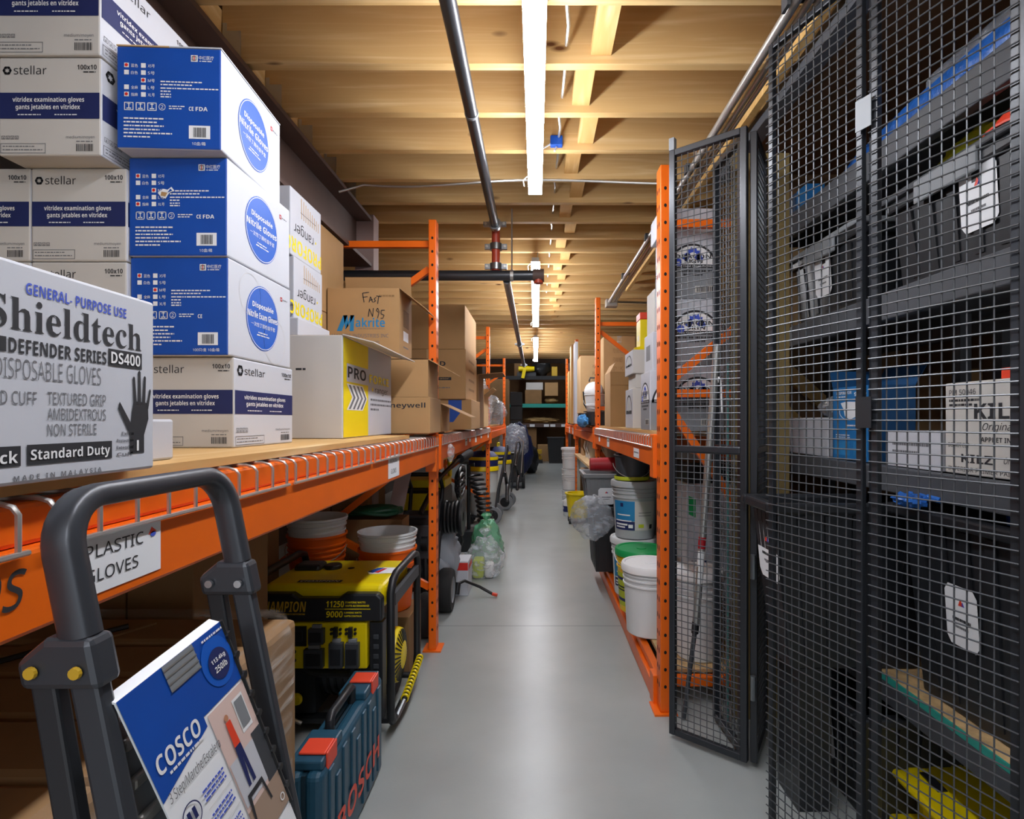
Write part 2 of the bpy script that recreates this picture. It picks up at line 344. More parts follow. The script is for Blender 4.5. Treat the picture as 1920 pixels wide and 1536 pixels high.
def rbeam(t, xf, y0, y1, zb, zt, sgn, back=False, label=None):
    m = M(); xa = xf+sgn*.012; xb = xf-sgn*.045; lo, hi = min(xa, xb), max(xa, xb)
    xs = xf-sgn*.006; l2, h2 = min(xs, xb), max(xs, xb)
    m.box(lo, hi, y0, y1, zb, zb+(zt-zb)*.66, 'orange'); m.box(l2, h2, y0, y1, zb+(zt-zb)*.66, zt, 'orange')
    o = m.build('beam', t, bevel=.006)
    for yy in (y0, y1):
        m = M(); a = yy-.002 if yy == y0 else yy-.075; m.box(min(xa+sgn*.004, xb), max(xa+sgn*.004, xb), a, a+.077, zb-.05, zt+.01, 'orange'); m.build('beam_connector', o, bevel=.003)
        if yy == y1:
            pass
    return o
def wire_lip(t, xf, y0, y1, zt, sgn, st=.06):
    m = M(); x = xf+sgn*.016; n = max(1, round((y1-y0)/st)); w = .0032
    for i in range(n):
        yy = y0+.015+(y1-y0-.03)*i/(n-1)
        m.tube([(xf-sgn*.15, yy, zt+.004), (xf-sgn*.004, yy, zt+.004), (x-sgn*.006, yy, zt), (x, yy, zt-.008), (x, yy, zt-.052)], w, 'galv', 6)
    m.tube([(x+sgn*.002, y0+.005, zt-.05), (x+sgn*.002, y1-.005, zt-.05)], w, 'galv', 6)
    m.tube([(xf-sgn*.09, y0+.005, zt+.001), (xf-sgn*.09, y1-.005, zt+.001)], w, 'galv', 6)
    return m.build('wire_deck', t, smooth=50)
LX, RX, DEP, DR = -.562, .55, 1.07, .50
lr = thing('pallet_rack', 'long orange pallet rack left of the aisle with a PLASTIC GLOVES sheet', 'rack', (0, 0, 0))
BR = [(2.30, 2.30), (2.16, 1.42), (1.42, 1.42), (1.15, .35), (.35, .9)]
for yy in (-.62, 3.12, 6.70, 10.1): upright_frame(lr, LX, yy, 1, DEP, BR)
for a, b in ((-.54, 3.12), (3.20, 6.70), (6.78, 10.1)):
    rbeam(lr, LX, a, b, 1.066, 1.208, 1)
    m = M(); m.box(LX-DEP, LX-DEP+.05, a, b, 1.066, 1.2, 'orange'); m.build('beam', lr)
for a, b in ((-.05, .60), (.615, 1.23), (1.245, 1.85), (1.865, 2.49), (2.505, 3.10)): wire_lip(lr, LX, a, b, 1.208, 1)
for a, b in ((3.22, 4.1), (4.12, 5.0), (5.02, 5.9), (5.92, 6.68)): wire_lip(lr, LX, a, b, 1.208, 1)
fr = (V((LX+.0125, .645, 1.083)), V((0, .166, 0)), V((0, 0, .076)), V((1, 0, 0)))
m = M(); m.rect(fr, 0, 1, 0, 1, 'paper', 1); m.text(fr, 'PLASTIC', .18, .78, .60, .82, 'ink', .01, 0, 2); m.text(fr, 'GLOVES', .18, .72, .2, .42, 'ink', .01, 0, 2)
m.shape(fr, [(.84, .72), (.88, .86), (.94, .76)], 'red_orange', 2); m.disc(fr, .90, .72, .035, .05, 'ink_blue', 2, 12)
m.build('beam_label', lr)['label'] = 'white sheet reading PLASTIC GLOVES'
fr = (V((LX+.0125, 2.06, 1.08)), V((0, .165, 0)), V((0, 0, .085)), V((1, 0, 0)))
m = M(); m.rect(fr, 0, 1, 0, 1, 'paper', 1); m.text(fr, 'WORKING', .14, .80, .66, .86, 'ink_grey', 0, 0, 2); m.text(fr, 'GLOVES', .22, .72, .2, .4, 'ink_grey', 0, 0, 2)
m.build('beam_label', lr)['label'] = 'small white sheet naming gloves'
fr = (V((LX+.0125, .50, 1.07)), V((0, .1, 0)), V((0, 0, .1)), V((1, 0, 0)))
m = M(); m.text(fr, 'es', .42, .98, .3, .72, 'ink', 0, .3, 1); m.build('handwriting', lr)['label'] = 'black marker handwriting'
for i, (yy, z0, hh) in enumerate(((4.3, 1.1, .07), (4.55, 1.12, .05), (5.0, 1.1, .08), (5.5, 1.12, .05), (6.3, 1.1, .06))):
    m = M(); fr = (V((LX+.0125, yy, z0)), V((0, .13, 0)), V((0, 0, hh)), V((1, 0, 0))); m.rect(fr, 0, 1, 0, 1, 'paper', 1); m.dashes(fr, .1, .9, .5, .12, 'ink_grey', i, 2); m.build('beam_label', lr)
rr = thing('pallet_rack', 'orange pallet rack along the right side of the aisle behind the open mesh door', 'rack', (0, 0, 0))
BRR = [(2.18, 2.18), (2.0, 1.50), (1.42, 1.42), (1.33, .95), (1.60, 1.05)]
upright_frame(rr, RX, 2.45, -1, DR, [(2.18, 2.18), (1.47, 1.84), (1.42, 1.42), (1.36, .70)])
upright_frame(rr, RX, 5.10, -1, DR, [(2.19, 2.19), (2.12, 1.76), (1.41, 1.41), (1.0, .4)])
upright_frame(rr, RX, 7.75, -1, DR, [(2.19, 2.19), (2.10, 1.45)]); upright_frame(rr, RX, 10.2, -1, DR, [(2.19, 2.19)])
for a, b in ((2.53, 5.10), (5.18, 7.75), (7.83, 10.2)):
    rbeam(rr, RX, a, b, 1.085, 1.225, -1)
    m = M(); m.box(RX+DR-.05, RX+DR, a, b, 1.085, 1.2, 'orange'); m.build('beam', rr)
rbeam(rr, RX, 2.53, 5.10, 0, .125, -1)
m = M(); m.box(RX+.05, RX+DR, 2.53, 2.57, .085, .125, 'orange'); m.build('cross_bar', rr)
for a, b in ((2.55, 3.4), (3.42, 4.25), (4.27, 5.08)): wire_lip(rr, RX, a, b, 1.225, -1)
for i, (yy, z0, l, hh) in enumerate(((3.05, 1.10, .16, .05), (4.2, 1.10, .14, .08), (4.75, 1.12, .1, .08), (8.2, 1.1, .2, .1), (9.0, 1.1, .2, .1))):
    m = M(); fr = (V((RX-.0125, yy, z0)), V((0, -l, 0)), V((0, 0, hh)), V((-1, 0, 0))); m.rect(fr, 0, 1, 0, 1, 'paper', 1); m.dashes(fr, .1, .9, .5, .12, 'ink_grey', i, 2); m.build('beam_label', rr)
# decks that lie loose on the racks
tag(boxm(-1.57, LX-.02, -.45, 2.55, 1.2157, 1.231, 'deck_wood').build('plywood_deck'), 'long plywood sheet on the left rack under the glove cartons', 'plywood sheet', 'plywood decks')
tag(boxm(-1.57, LX-.05, 3.30, 6.60, 1.2157, 1.229, 'deck_wood').build('plywood_deck'), 'plywood sheet on the left rack just beyond its first post', 'plywood sheet', 'plywood decks')
tag(boxm(-1.57, LX-.05, 6.90, 9.98, 1.2157, 1.229, 'deck_wood').build('plywood_deck'), 'plywood sheet on the left rack under the far plastic bags', 'plywood sheet', 'plywood decks')
tag(boxm(RX+.02, RX+DR-.06, 2.62, 5.02, 1.2325, 1.248, 'deck_wood').build('plywood_deck'), 'plywood sheet on the right rack under the arch-logo cartons', 'plywood sheet', 'plywood decks')
tag(boxm(RX+.06, RX+DR-.06, 5.27, 10.1, 1.2365, 1.25, 'deck_wood').build('plywood_deck'), 'plywood sheet on the right rack under the tall wooden boards', 'plywood sheet', 'plywood decks')
tag(boxm(RX+.06, RX+DR-.06, 2.58, 5.02, .1262, .142, 'osb').build('chipboard_deck'), 'chipboard bottom shelf of the right rack under the pails', 'chipboard sheet')
# ================================================================ cartons on the left rack
DZ = 1.2315                                          # top of the plywood
def carton(name, label, x0, x1, y0, y1, z0, z1, mt='card', group=None, art=None, rz=0, bev=.004, open_=False, cat='carton', tape=None, parts=None, flaps=()):
    cx, cy = (x0+x1)/2, (y0+y1)/2; a, b, h = (x1-x0)/2, (y1-y0)/2, z1-z0
    t = thing(name, label, cat, (cx, cy, z0), rz, group)
    m = M()
    if open_:
        w = .005; i = 'card_in' if 'card' in (mt if isinstance(mt, str) else mt[0]) else 'carton_grey'
        mm = mt if isinstance(mt, str) else mt[2]
        m.box(-a, a, -b, -b+w, 0, h, mm); m.box(-a, a, b-w, b, 0, h, mm); m.box(-a, -a+w, -b+w, b-w, 0, h, mt if isinstance(mt, str) else mt[0]); m.box(a-w, a, -b+w, b-w, 0, h, mt if isinstance(mt, str) else mt[1]); m.box(-a+w, a-w, -b+w, b-w, 0, w, i)
        m.box(-a+w, a-w, -b+w, b-w, h*.55, h*.56, i)
    else: m.box(-a, a, -b, b, 0, h, mt)
    m.build('body', t, bevel=0 if open_ else bev)
    fr = faces(-a, a, -b, b, 0, h)
    if art:
        g = M(); art(g, fr); 
        if g.f: g.build('printing', t)
    if tape:
        g = M(); w = .024
        g.box(-w, w, -b-.0012, b+.0012, h+.0002, h+.0012, tape); g.box(-w, w, -b-.0012, -b-.0002, h-.07, h+.0012, tape); g.build('tape', t)
    mm = mt if isinstance(mt, str) else mt[2]
    for e, ang, l in flaps:
        g = M(); ca, sa = math.cos(R(ang))*l, math.sin(R(ang))*l
        q = {'front': [(-a, -b, h), (a, -b, h), (a, -b-ca, h+sa), (-a, -b-ca, h+sa)], 'back': [(-a, b, h), (a, b, h), (a, b+ca, h+sa), (-a, b+ca, h+sa)],
             'right': [(a, -b, h), (a, b, h), (a+ca, b, h+sa), (a+ca, -b, h+sa)], 'left': [(-a, -b, h), (-a, b, h), (-a-ca, b, h+sa), (-a-ca, -b, h+sa)]}[e]
        g.slab(q, (0, 0, .004), mm); g.build('flap', t)
    return t
def care_icons(g, fr, u, v, s, mt, asp=1):
    for i in range(4):
        g.frame(fr, u+i*s*1.25, u+i*s*1.25+s, v, v+s*asp, mt, .0012)
        g.shape(fr, [(u+i*s*1.25+s*.3, v+s*.2*asp), (u+i*s*1.25+s*.7, v+s*.2*asp), (u+i*s*1.25+s*.5, v+s*.8*asp)], mt)
def stellar_face(g, fr, dark=True):
    n = 7; L = fr[1].length; Hh = fr[2].length; k = Hh/L
    for i in range(6):
        a = R(60*i); g.disc(fr, .085+.03*math.cos(a), .865+.03*math.sin(a)/k, .0155, .0155/k, 'ink', 1, 6)
    g.ring(fr, .085, .865, .04, .04/k, .25, 'ink', 1, 18)
    g.text(fr, 'stellar', .15, .47, .825, .915, 'ink'); g.text(fr, '100x10', .77, .96, .875, .925, 'ink', .02); g.dashes(fr, .83, .95, .845, .012, 'ink', 2)
    g.rect(fr, .012, .988, .375, .64, 'navy')
    g.text(fr, 'vitridex examination gloves', .14, .84, .53, .595, 'white', .015, 0, 2); g.text(fr, 'gants jetables en vitridex', .17, .80, .455, .52, 'white', .015, 0, 2)
    g.dashes(fr, .19, .42, .41, .011, 'white', 3, 2); g.dashes(fr, .55, .78, .41, .011, 'white', 4, 2)
    g.text(fr, 'medium/moyen', .66, .94, .165, .205, 'ink_grey'); g.dashes(fr, .76, .92, .14, .01, 'ink_grey', 5); g.barcode(fr, .76, .93, .045, .12, 'ink', 6)
    care_icons(g, fr, .03, .165, .035, 'ink_grey', 1/k); g.frame(fr, .02, .46, .025, .125, 'ink_grey', .0012); g.dashes(fr, .04, .36, .09, .01, 'ink_grey', 7); g.dashes(fr, .04, .43, .055, .01, 'ink_grey', 8)
def stellar_art(g, fr): stellar_face(g, fr['front']); stellar_face(g, fr['right'])
def blue_art(exam):
    def f(g, fr):
        a = fr['front']; W = 'white'
        us = (.075, .235); rows = (.79, .72, .645, .575, .505); tx = (('蓝色', '白色', None, '全麻', '指麻'), ('XS号', 'S号', 'M号', 'L号', 'XL号'))
        for c in (0, 1):
            for i, v in enumerate(rows):
                if tx[c][i] is None: continue
                g.rect(a, us[c], us[c]+.045, v, v+.045, W); g.text(a, tx[c][i], us[c]+.065, us[c]+.13, v+.003, v+.037, W)
                if (c, i) in ((0, 0), (0, 4), (1, 2)): g.disc(a, us[c]+.0225, v+.0225, .016, .016, 'red', 2, 14)
        g.rect(a, .71, .775, .865, .93, W); g.frame(a, .72, .765, .875, .92, 'ink_grey', .002, 2); g.rect(a, .738, .747, .87, .925, 'red', 2); g.text(a, '中红医疗', .785, .93, .885, .925, W); g.dashes(a, .79, .92, .868, .008, W, 1)
        for i, (l, v) in enumerate(((.40, .655), (.30, .625), (.56, .59), (.10, .56), (.10, .53), (.10, .505))): g.dashes(a, .42, .42+l, v, .012, W, i)
        for i in range(3):
            u = .075+i*.11; g.frame(a, u, u+.088, .37, .45, W, .0018); g.shape(a, [(u+.02, .43), (u+.068, .43), (u+.044, .44)], W); g.rect(a, u+.04, u+.048, .385, .43, W); g.rect(a, u+.022, u+.066, .385, .395, W)
        g.ring(a, .435, .41, .032, .034, .15, W); g.text(a, '2', .422, .447, .393, .428, W); g.dashes(a, .50, .66, .415, .010, W, 8); g.dashes(a, .50, .62, .392, .010, W, 9)
        g.text(a, 'CE', .69, .735, .38, .42, W, .03)
        if not exam: g.text(a, 'FDA', .755, .87, .38, .42, W, .05)
        for i, l in enumerate((.38, .32, .38, .34, .46, .25)): g.dashes(a, .07, .07+l, .285-i*.036, .014, W, 20+i)
        g.rect(a, .69, .895, .105, .235, 'paper'); g.barcode(a, .735, .855, .12, .215, 'ink', 3, 2)
        g.text(a, '100只/盒 10盒/箱' if exam else '10盒/箱', .64 if exam else .72, .91 if exam else .85, .04, .075, W)
        b = fr['right']; k = b[2].length/b[1].length; r = .262
        g.disc(b, .50, .50, r, r/k*.98, 'blue_disc'); g.ring(b, .50, .50, r*.97, r/k*.95, .02, W, 2); 
        g.text(b, 'Disposable', .33, .67, .585, .665, W, .05, 0, 2); g.text(b, 'Nitrile Exam Gloves' if exam else 'Nitrile Gloves', .26, .74, .485, .56, W, .05, 0, 2)
        g.text(b, '一次性丁腈检查手套', .31, .70, .39, .44, W, .0, 0, 2); g.dashes(b, .42, .58, .325, .012, W, 1, 2); g.dashes(b, .40, .60, .295, .012, W, 2, 2)
        g.frame(b, .80, .835, .80, .85, 'red', .003); g.dashes(b, .845, .93, .82, .012, 'ink_grey', 3)
        if exam: g.ring(b, .30, .72, .16, .16/k, .02, 'carton_grey', 1); g.ring(b, .70, .28, .19, .19/k, .02, 'carton_grey', 1)
    return f
BX = -.746
WB = ['carton_white', 'carton_white', 'blue_box', 'blue_box', 'carton_white', 'carton_white']
gs = 'white and navy examination glove cartons'; gb = 'blue and white nitrile glove cartons'
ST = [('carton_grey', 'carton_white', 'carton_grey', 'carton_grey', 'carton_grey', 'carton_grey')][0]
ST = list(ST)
carton('glove_carton', 'white and navy stellar carton directly under the three blue cartons', BX-.232, BX, 1.37, 1.70, DZ, DZ+.224, ST, gs, stellar_art)
z = DZ+.2255
for i, (lb, dx, y0, rz, ex) in enumerate((('lowest blue glove carton, round label reading Nitrile Exam Gloves', 0, 1.345, 0, True), ('middle blue glove carton with torn print beside its checkboxes', 0, 1.34, 0, False), ('topmost blue glove carton, turned a little from the ones below', -.004, 1.30, 3, False))):
    t = carton('glove_carton', lb, BX-.238+dx, BX+dx, y0, y0+.34, z, z+.238, WB, gb, blue_art(ex), rz)
    if i == 1:
        g = M(); rn = random.Random(5)
        fr = faces(-.119, .119, -.17, .17, 0, .238)['front']
        g.shape(fr, [(.33, .60), (.38, .58), (.42, .64), (.47, .66), (.44, .70), (.40, .67), (.36, .68), (.30, .64)], 'paper', 3); g.shape(fr, [(.33, .61), (.38, .60), (.40, .64), (.34, .65)], 'card', 4); g.shape(fr, [(.40, .64), (.45, .66), (.43, .68)], 'blue_box', 4)
        g.build('torn_patch', t)
    if i == 2:
        g = M(); g.slab([(-.119, -.17, .2385), (.0, -.17, .2385), (.0, .17, .262), (-.119, .17, .262)], (0, 0, .003), 'card_light'); g.slab([(.0, -.17, .2385), (.119, -.17, .2385), (.119, .17, .2387), (.0, .17, .262)], (0, 0, .003), 'carton_white'); g.build('flap', t)
    z += .2395
# wall of white cartons behind, three columns
ys = 1.335
xs = [(-1.215, -.985), (-1.447, -1.217), (-1.57, -1.449)]
rown = ['bottom row', 'second row up', 'third row up']
for r in range(3):
    for c, (a, b) in enumerate(xs[:2]):
        carton('glove_carton', 'white and navy stellar carton, %s of the %s' % (rown[r], 'column touching the blue cartons' if c == 0 else 'column at the left edge'), a, b, ys, ys+.33, DZ+.2255*r, DZ+.2255*r+.224, ST, gs, stellar_art)
zt = DZ+.2255*3
carton('glove_carton', 'white and navy stellar carton jutting forward, left of the topmost blue carton', -1.235, -1.0, 1.275, 1.60, zt, zt+.226, ST, gs, stellar_art)
carton('glove_carton', 'topmost white and navy stellar carton under the joists, long side showing', -1.24, -.998, 1.27, 1.62, zt+.228, zt+.468, ST, gs, stellar_art)
# Shieldtech carton in front
def shield_art(g, fr):
    a = fr['right']; I = 'ink'
    U = lambda d: (d-.45)/.342
    g.text(a, 'GENERAL- PURPOSE USE', U(.592), U(.737), .862, .915, 'ink_blue', .02)
    g.text(a, '~Shieldtech', U(.548), U(.765), .69, .84, I, .012)
    g.text(a, 'DEFENDER SERIES', U(.5725), U(.703), .588, .655, I, .015); g.rect(a, U(.562), U(.570), .59, .655, I)
    g.rect(a, U(.706), U(.766), .585, .678, I); g.text(a, 'DS400', U(.710), U(.762), .60, .664, 'white', .03, 0, 2)
    g.text(a, 'DISPOSABLE GLOVES', U(.558), U(.694), .475, .565, 'ink_grey', -.008)
    g.text(a, 'BEADED CUFF', U(.525), U(.605), .36, .42, 'ink_grey', .01); g.text(a, 'TEXTURED GRIP', U(.618), U(.702), .365, .425, 'ink_grey', .01)
    g.text(a, 'AMBIDEXTROUS', U(.618), U(.702), .29, .348, 'ink_grey', .01); g.text(a, 'NON STERILE', U(.618), U(.687), .215, .272, 'ink_grey', .01)
    g.rect(a, U(.50), U(.586), .085, .175, I); g.text(a, 'Black', U(.535), U(.582), .10, .155, 'white', .03, 0, 2)
    g.rect(a, U(.593), U(.712), .085, .178, I); g.text(a, 'Standard Duty', U(.597), U(.708), .092, .158, 'white', .03, 0, 2)
    g.text(a, 'M A D E   I N   M A L A Y S I A', U(.578), U(.695), .018, .042, 'ink_grey', .02)
    for i, s in enumerate(('Extra', 'Protection', 'Extended', 'Cuff')): g.text(a, s, U(.746)-.025*(2+(i > 0)), U(.750), .205-i*.038, .225-i*.038, 'ink_grey', .02)
    h = [(.30, 0), (.74, 0), (.74, .22), (.86, .40), (.98, .60), (.93, .64), (.84, .58), (.86, .72), (.88, .90), (.80, .92), (.76, .74), (.73, .70), (.70, .98), (.62, .98), (.60, .70), (.57, .70), (.50, .95), (.42, .94), (.46, .66), (.42, .62), (.30, .82), (.23, .78), (.32, .52), (.30, .40), (.08, .58), (.0, .55), (.14, .34), (.30, .22)]
    u0, u1 = U(.722), U(.784)
    h2 = [(1-x, y) for x, y in h][::-1]
    pts = [(u0+(u1-u0)*x, .10+.47*y) for x, y in [(1-p, q) for p, q in h]]
    palm = [(.30, 0), (.74, 0), (.74, .22), (.80, .40), (.84, .60), (.42, .64), (.32, .52), (.30, .22)]
    W_ = lambda x, y: (u0+(u1-u0)*x, .10+.47*y)
    def blk(ps): g.shape(a, [W_(x, y) for x, y in ps], I)
    blk([(.34, 0), (.78, 0), (.78, .22), (.92, .42), (.90, .62), (.46, .64), (.40, .50), (.34, .24)])
    for p, q, w_ in (((.50, .60), (.46, .92), .05), ((.63, .60), (.63, 1.0), .052), ((.76, .60), (.80, .94), .05), ((.87, .55), (.97, .78), .042), ((.38, .28), (.03, .58), .06)):
        dx, dy = q[0]-p[0], q[1]-p[1]; l = math.hypot(dx, dy); nx, ny = -dy/l*w_, dx/l*w_*.5
        if p[1] < .3: nx, ny = w_*.55, w_*1.0
        g.shape(a, [W_(p[0]+nx, p[1]+ny), W_(p[0]-nx, p[1]-ny), W_(q[0]-nx*.7, q[1]-ny*.7), W_(q[0], q[1]+.02), W_(q[0]+nx*.7, q[1]+ny*.7)], I, 1.3)
    g.rect(a, *(lambda p, q: (p[0], q[0], p[1], q[1]))(W_(.54, .03), W_(.60, .16)), 'white', 2)
carton('glove_carton', 'big white Shieldtech disposable glove carton at the front of the left rack', -.79, -.545, .45, .792, DZ, DZ+.236, 'carton_white', 'shieldtech carton', shield_art)
carton('small_carton', 'small white carton half hidden behind the Shieldtech carton', -.86, -.64, .86, .98, DZ, DZ+.07, 'carton_white')
# proforce cartons
def pro_art(g, fr):
    a = fr['right']
    g.rect(a, .01, .45, .01, .985, 'yellow'); g.shape(a, [(.06, .74), (.40, .74), (.455, .74), (.455, .56), (.06, .56)], 'carton_white', 2)
    g.text(a, 'PRO', .075, .40, .60, .715, 'ink', .02, 0, 3); g.text(a, 'FORCE', .47, .92, .595, .69, 'yellow', .02, 0, 3)
    g.shape(a, [(.06, .54), (.34, .54), (.43, .41), (.34, .28), (.06, .28), (.15, .41)], 'white', 2)
    for i in range(4):
        u = .09+i*.068; g.shape(a, [(u, .53), (u+.032, .53), (u+.115, .41), (u+.032, .29), (u, .29), (u+.083, .41)], 'paint_grey', 3)
    g.disc(a, .54, .525, .015, .022, 'yellow', 2, 10); g.text(a, 'ranger', .60, .90, .47, .545, 'ink', 0, 0, 1)
    for i in range(3): g.dashes(a, .50, .98 if i < 2 else .68, .40-i*.055, .022, 'ink_grey', i)
    b = fr['front']; g.dashes(b, .62, .70, .66, .02, 'ink', 2)
carton('glove_carton', 'white open carton with yellow PROFORCE stripe, behind the blue stack', -1.17, -.715, 2.05, 2.74, DZ, DZ+.384, ['carton_grey', 'carton_white', 'carton_grey', 'carton_grey', 'card_in', 'card_in'], None, pro_art, flaps=(('right', -14, .12),))
def pro2(g, fr):
    a = fr['right']
    g.text(a, 'PROFORCE', .99, -.25, .28, .06, 'yellow', .03); g.text(a, 'ranger', .72, .10, .55, .38, 'ink', 0); g.disc(a, .80, .44, .02, .02, 'yellow', 1, 10)
    for i in range(9): g.rect(a, .32+i*.07, .34+i*.07, .64, .95-.02*i, 'card_light')
    g.dashes(a, .3, .8, .72, .012, 'ink_grey', 1)
zz = DZ+.384+.075
m = None
carton('glove_carton', 'white carton with upside-down yellow PROFORCE print, lower of the pair', -1.33, -.925, 2.12, 2.40, zz, zz+.238, 'carton_white', 'upside-down white cartons', pro2)
carton('glove_carton', 'white carton with upside-down yellow PROFORCE print, upper of the pair', -1.33, -.93, 2.10, 2.40, zz+.24, zz+.50, 'carton_white', 'upside-down white cartons', pro2)
carton('flat_carton', 'flattened white carton lying under the upside-down pair', -1.30, -.90, 2.10, 2.42, DZ+.3845, zz-.001, 'carton_white')
# brown cartons behind them
zc = DZ+.3845
carton('cardboard_box', 'brown cardboard box behind the upside-down white cartons, lower one', -1.50, -1.068, 2.44, 3.08, zc, zc+.23, 'card', 'brown boxes behind the white cartons', tape='tape')
carton('cardboard_box', 'brown cardboard box under the steel beam, upper one behind the white cartons', -1.50, -1.068, 2.44, 3.08, zc+.232, zc+.66, 'card', 'brown boxes behind the white cartons', tape='tape')
# honeywell below, makrite on top
def honey(g, fr): g.text(fr['front'], 'Honeywell', .43, .95, .67, .85, 'ink', .03)
carton('cardboard_box', 'brown Honeywell box at the edge of the left rack', -1.0, -.535, 2.80, 3.11, DZ, DZ+.185, 'card', None, honey, open_=False)
carton('cardboard_box', 'plain open brown box standing on the Honeywell box', -.98, -.545, 2.80, 3.08, DZ+.1855, DZ+.375, 'card', None, None, open_=True, flaps=(('right', -28, .14), ('front', 84, .0)))
def mak(g, fr):
    a = fr['front']; I = 'ink'
    def st(ps, w=.011):
        for p, q in zip(ps, ps[1:]):
            dx, dy = q[0]-p[0], q[1]-p[1]; l = math.hypot(dx, dy); nx, ny = -dy/l*w/2, dx/l*w/2
            g.shape(a, [(p[0]+nx, p[1]+ny), (p[0]-nx, p[1]-ny), (q[0]-nx, q[1]-ny), (q[0]+nx, q[1]+ny)], I, 2)
    st([(.51, .80), (.49, .93), (.58, .94)]); st([(.49, .87), (.56, .88)]); st([(.58, .80), (.60, .88), (.63, .80)]); st([(.59, .83), (.63, .84)]); st([(.68, .87), (.65, .85), (.67, .82), (.64, .80)]); st([(.68, .89), (.75, .88)]); st([(.715, .89), (.70, .78)])
    st([(.57, .60), (.585, .71), (.63, .60), (.64, .72)]); st([(.71, .66), (.68, .69), (.70, .72), (.72, .67), (.70, .58)]); st([(.80, .69), (.75, .69), (.745, .64), (.79, .62), (.77, .575), (.74, .58)])
    g.text(a, 'akrite', .39, .80, .455, .585, 'cyan_mark', .025)
    g.shape(a, [(.13, .40), (.22, .62), (.28, .62), (.20, .40)], 'cyan_mark'); g.shape(a, [(.22, .62), (.28, .62), (.29, .47), (.25, .42)], 'cyan_mark'); g.shape(a, [(.25, .42), (.29, .47), (.375, .62), (.32, .62)], 'cyan_mark'); g.shape(a, [(.32, .62), (.375, .62), (.365, .40), (.31, .40)], 'cyan_mark')
    g.dashes(a, .42, .80, .43, .006, 'ink_grey', 1); g.text(a, 'MAKRITE INDUSTRIES INC', .06, .85, .31, .36, 'ink_grey', 0); g.text(a, 'makrite.com', .40, .72, .22, .27, 'ink_grey')
    g.dashes(a, .72, .93, .88, .025, 'card_dark', 4)
    b = fr['right']; g.rect(b, .30, .75, .50, .75, 'card_dark'); g.rect(b, .3, .7, .30, .44, 'paper'); g.dashes(b, .3, .7, .2, .02, 'ink_grey', 2)
carton('cardboard_box', 'brown Makrite box marked FAST N95 in marker', -1.06, -.695, 2.82, 3.10, DZ+.3765, DZ+.74, 'card', None, mak, open_=True, flaps=(('right', -38, .17), ('back', 100, .12)))
m = M().box(-.2, .2, -.14, .14, 0, .0, 'card')
# bay two of the left rack: brown boxes
D2 = 1.2295
def rd(g, fr):
    a = fr['front']; g.text(a, 'GUARD', .25, .72, .66, .76, 'ink', .03); g.rect(a, .42, .80, .38, .44, 'ink'); g.text(a, 'respirator', .45, .77, .39, .43, 'card_light', .01, 0, 2); g.dashes(a, .3, .78, .22, .02, 'ink_grey', 1)
    b = fr['right']
    for i in range(4): g.dashes(b, .25, .75, .8-.2*i, .05, 'card_dark', i)
def hexa(g, fr):
    a = fr['front']; g.shape(a, [(.62, .98), (.84, .98), (.84, .62), (.70, .25), (.62, .25)], 'blue_box'); g.dashes(a, .2, .5, .2, .02, 'ink_grey', 1)
zb2 = D2+.225
carton('cardboard_box', 'brown box with a blue hexagon print on the deck past the first post', -.93, -.48, 4.12, 4.75, D2, zb2, 'card', None, hexa)
carton('cardboard_box', 'brown box with dark printing standing on the blue-hexagon box', -1.05, -.52, 4.10, 4.85, zb2+.001, zb2+.37, 'card', None, rd, tape='tape')
carton('cardboard_box', 'brown box sealed with clear tape, on top beneath the joists', -1.05, -.525, 4.10, 4.85, zb2+.371, zb2+.70, 'card', None, None, tape='film', flaps=())
carton('cardboard_box', 'opened brown box leaning out past the first post, flap hanging', -.95, -.58, 3.38, 3.72, D2, D2+.17, 'card', None, None, open_=True, flaps=(('right', -25, .2),))
carton('cardboard_box', 'tall narrow brown box standing beyond the blue-hexagon box', -.9, -.52, 5.0, 5.5, D2, D2+.48, 'card_dark', None, None, open_=True, flaps=(('right', 5, .22),))
carton('cardboard_box', 'brown box at the back of the second bay beside the steel column', -1.52, -1.1, 4.1, 4.7, D2, D2+.34, 'card_dark', 'back boxes')
carton('cardboard_box', 'light brown box with open flaps before the second post', -.86, -.54, 5.75, 6.3, D2, D2+.33, 'card_light', None, None, open_=True, flaps=(('right', 40, .12), ('back', 70, .1)))
def bag(name, label, c, rad, mt, seed, group=None, knot=False, cat='plastic bag', amp=.22, flat=None, pinch=.25, clamp=True):
    z0 = c[2]
    t = thing(name, label, cat, (c[0], c[1], z0), 0, group)
    m = M(); m.blob((0, 0, rad[2]*.93), rad, mt, amp, 2.2, seed, flat=None, pinch=pinch)
    for i, p in enumerate(m.v if clamp else ()): m.v[i] = (p[0], p[1], max(p[2], .002))
    m.build('bag_body', t, smooth=60)
    if knot:
        m = M(); m.lathe([(.012, 0), (.02, .02), (.012, .04), (.05, .09), (.03, .11)], mt, (0, 0, rad[2]*1.75), 10); m.build('knotted_neck', t, smooth=60)
    return t
bag('plastic_bag', 'crumpled clear plastic bag on the left rack before its second post', (-.62, 6.48, D2), (.12, .14, .27), 'clear', 1)
bag('plastic_bag', 'clear plastic bag with orange things on the deck behind the second post', (-.75, 7.2, D2), (.2, .25, .22), 'clear', 2)
bag('plastic_bag', 'small clear plastic bag tied at the first left post, below the deck edge', (-.523, 3.40, 1.05), (.022, .06, .055), 'clear', 91, clamp=False, pinch=0)
bag('plastic_bag', 'grey plastic sheeting heaped at the far end of the left rack', (-.72, 8.70, D2), (.26, .36, .24), 'clear_grey', 3)
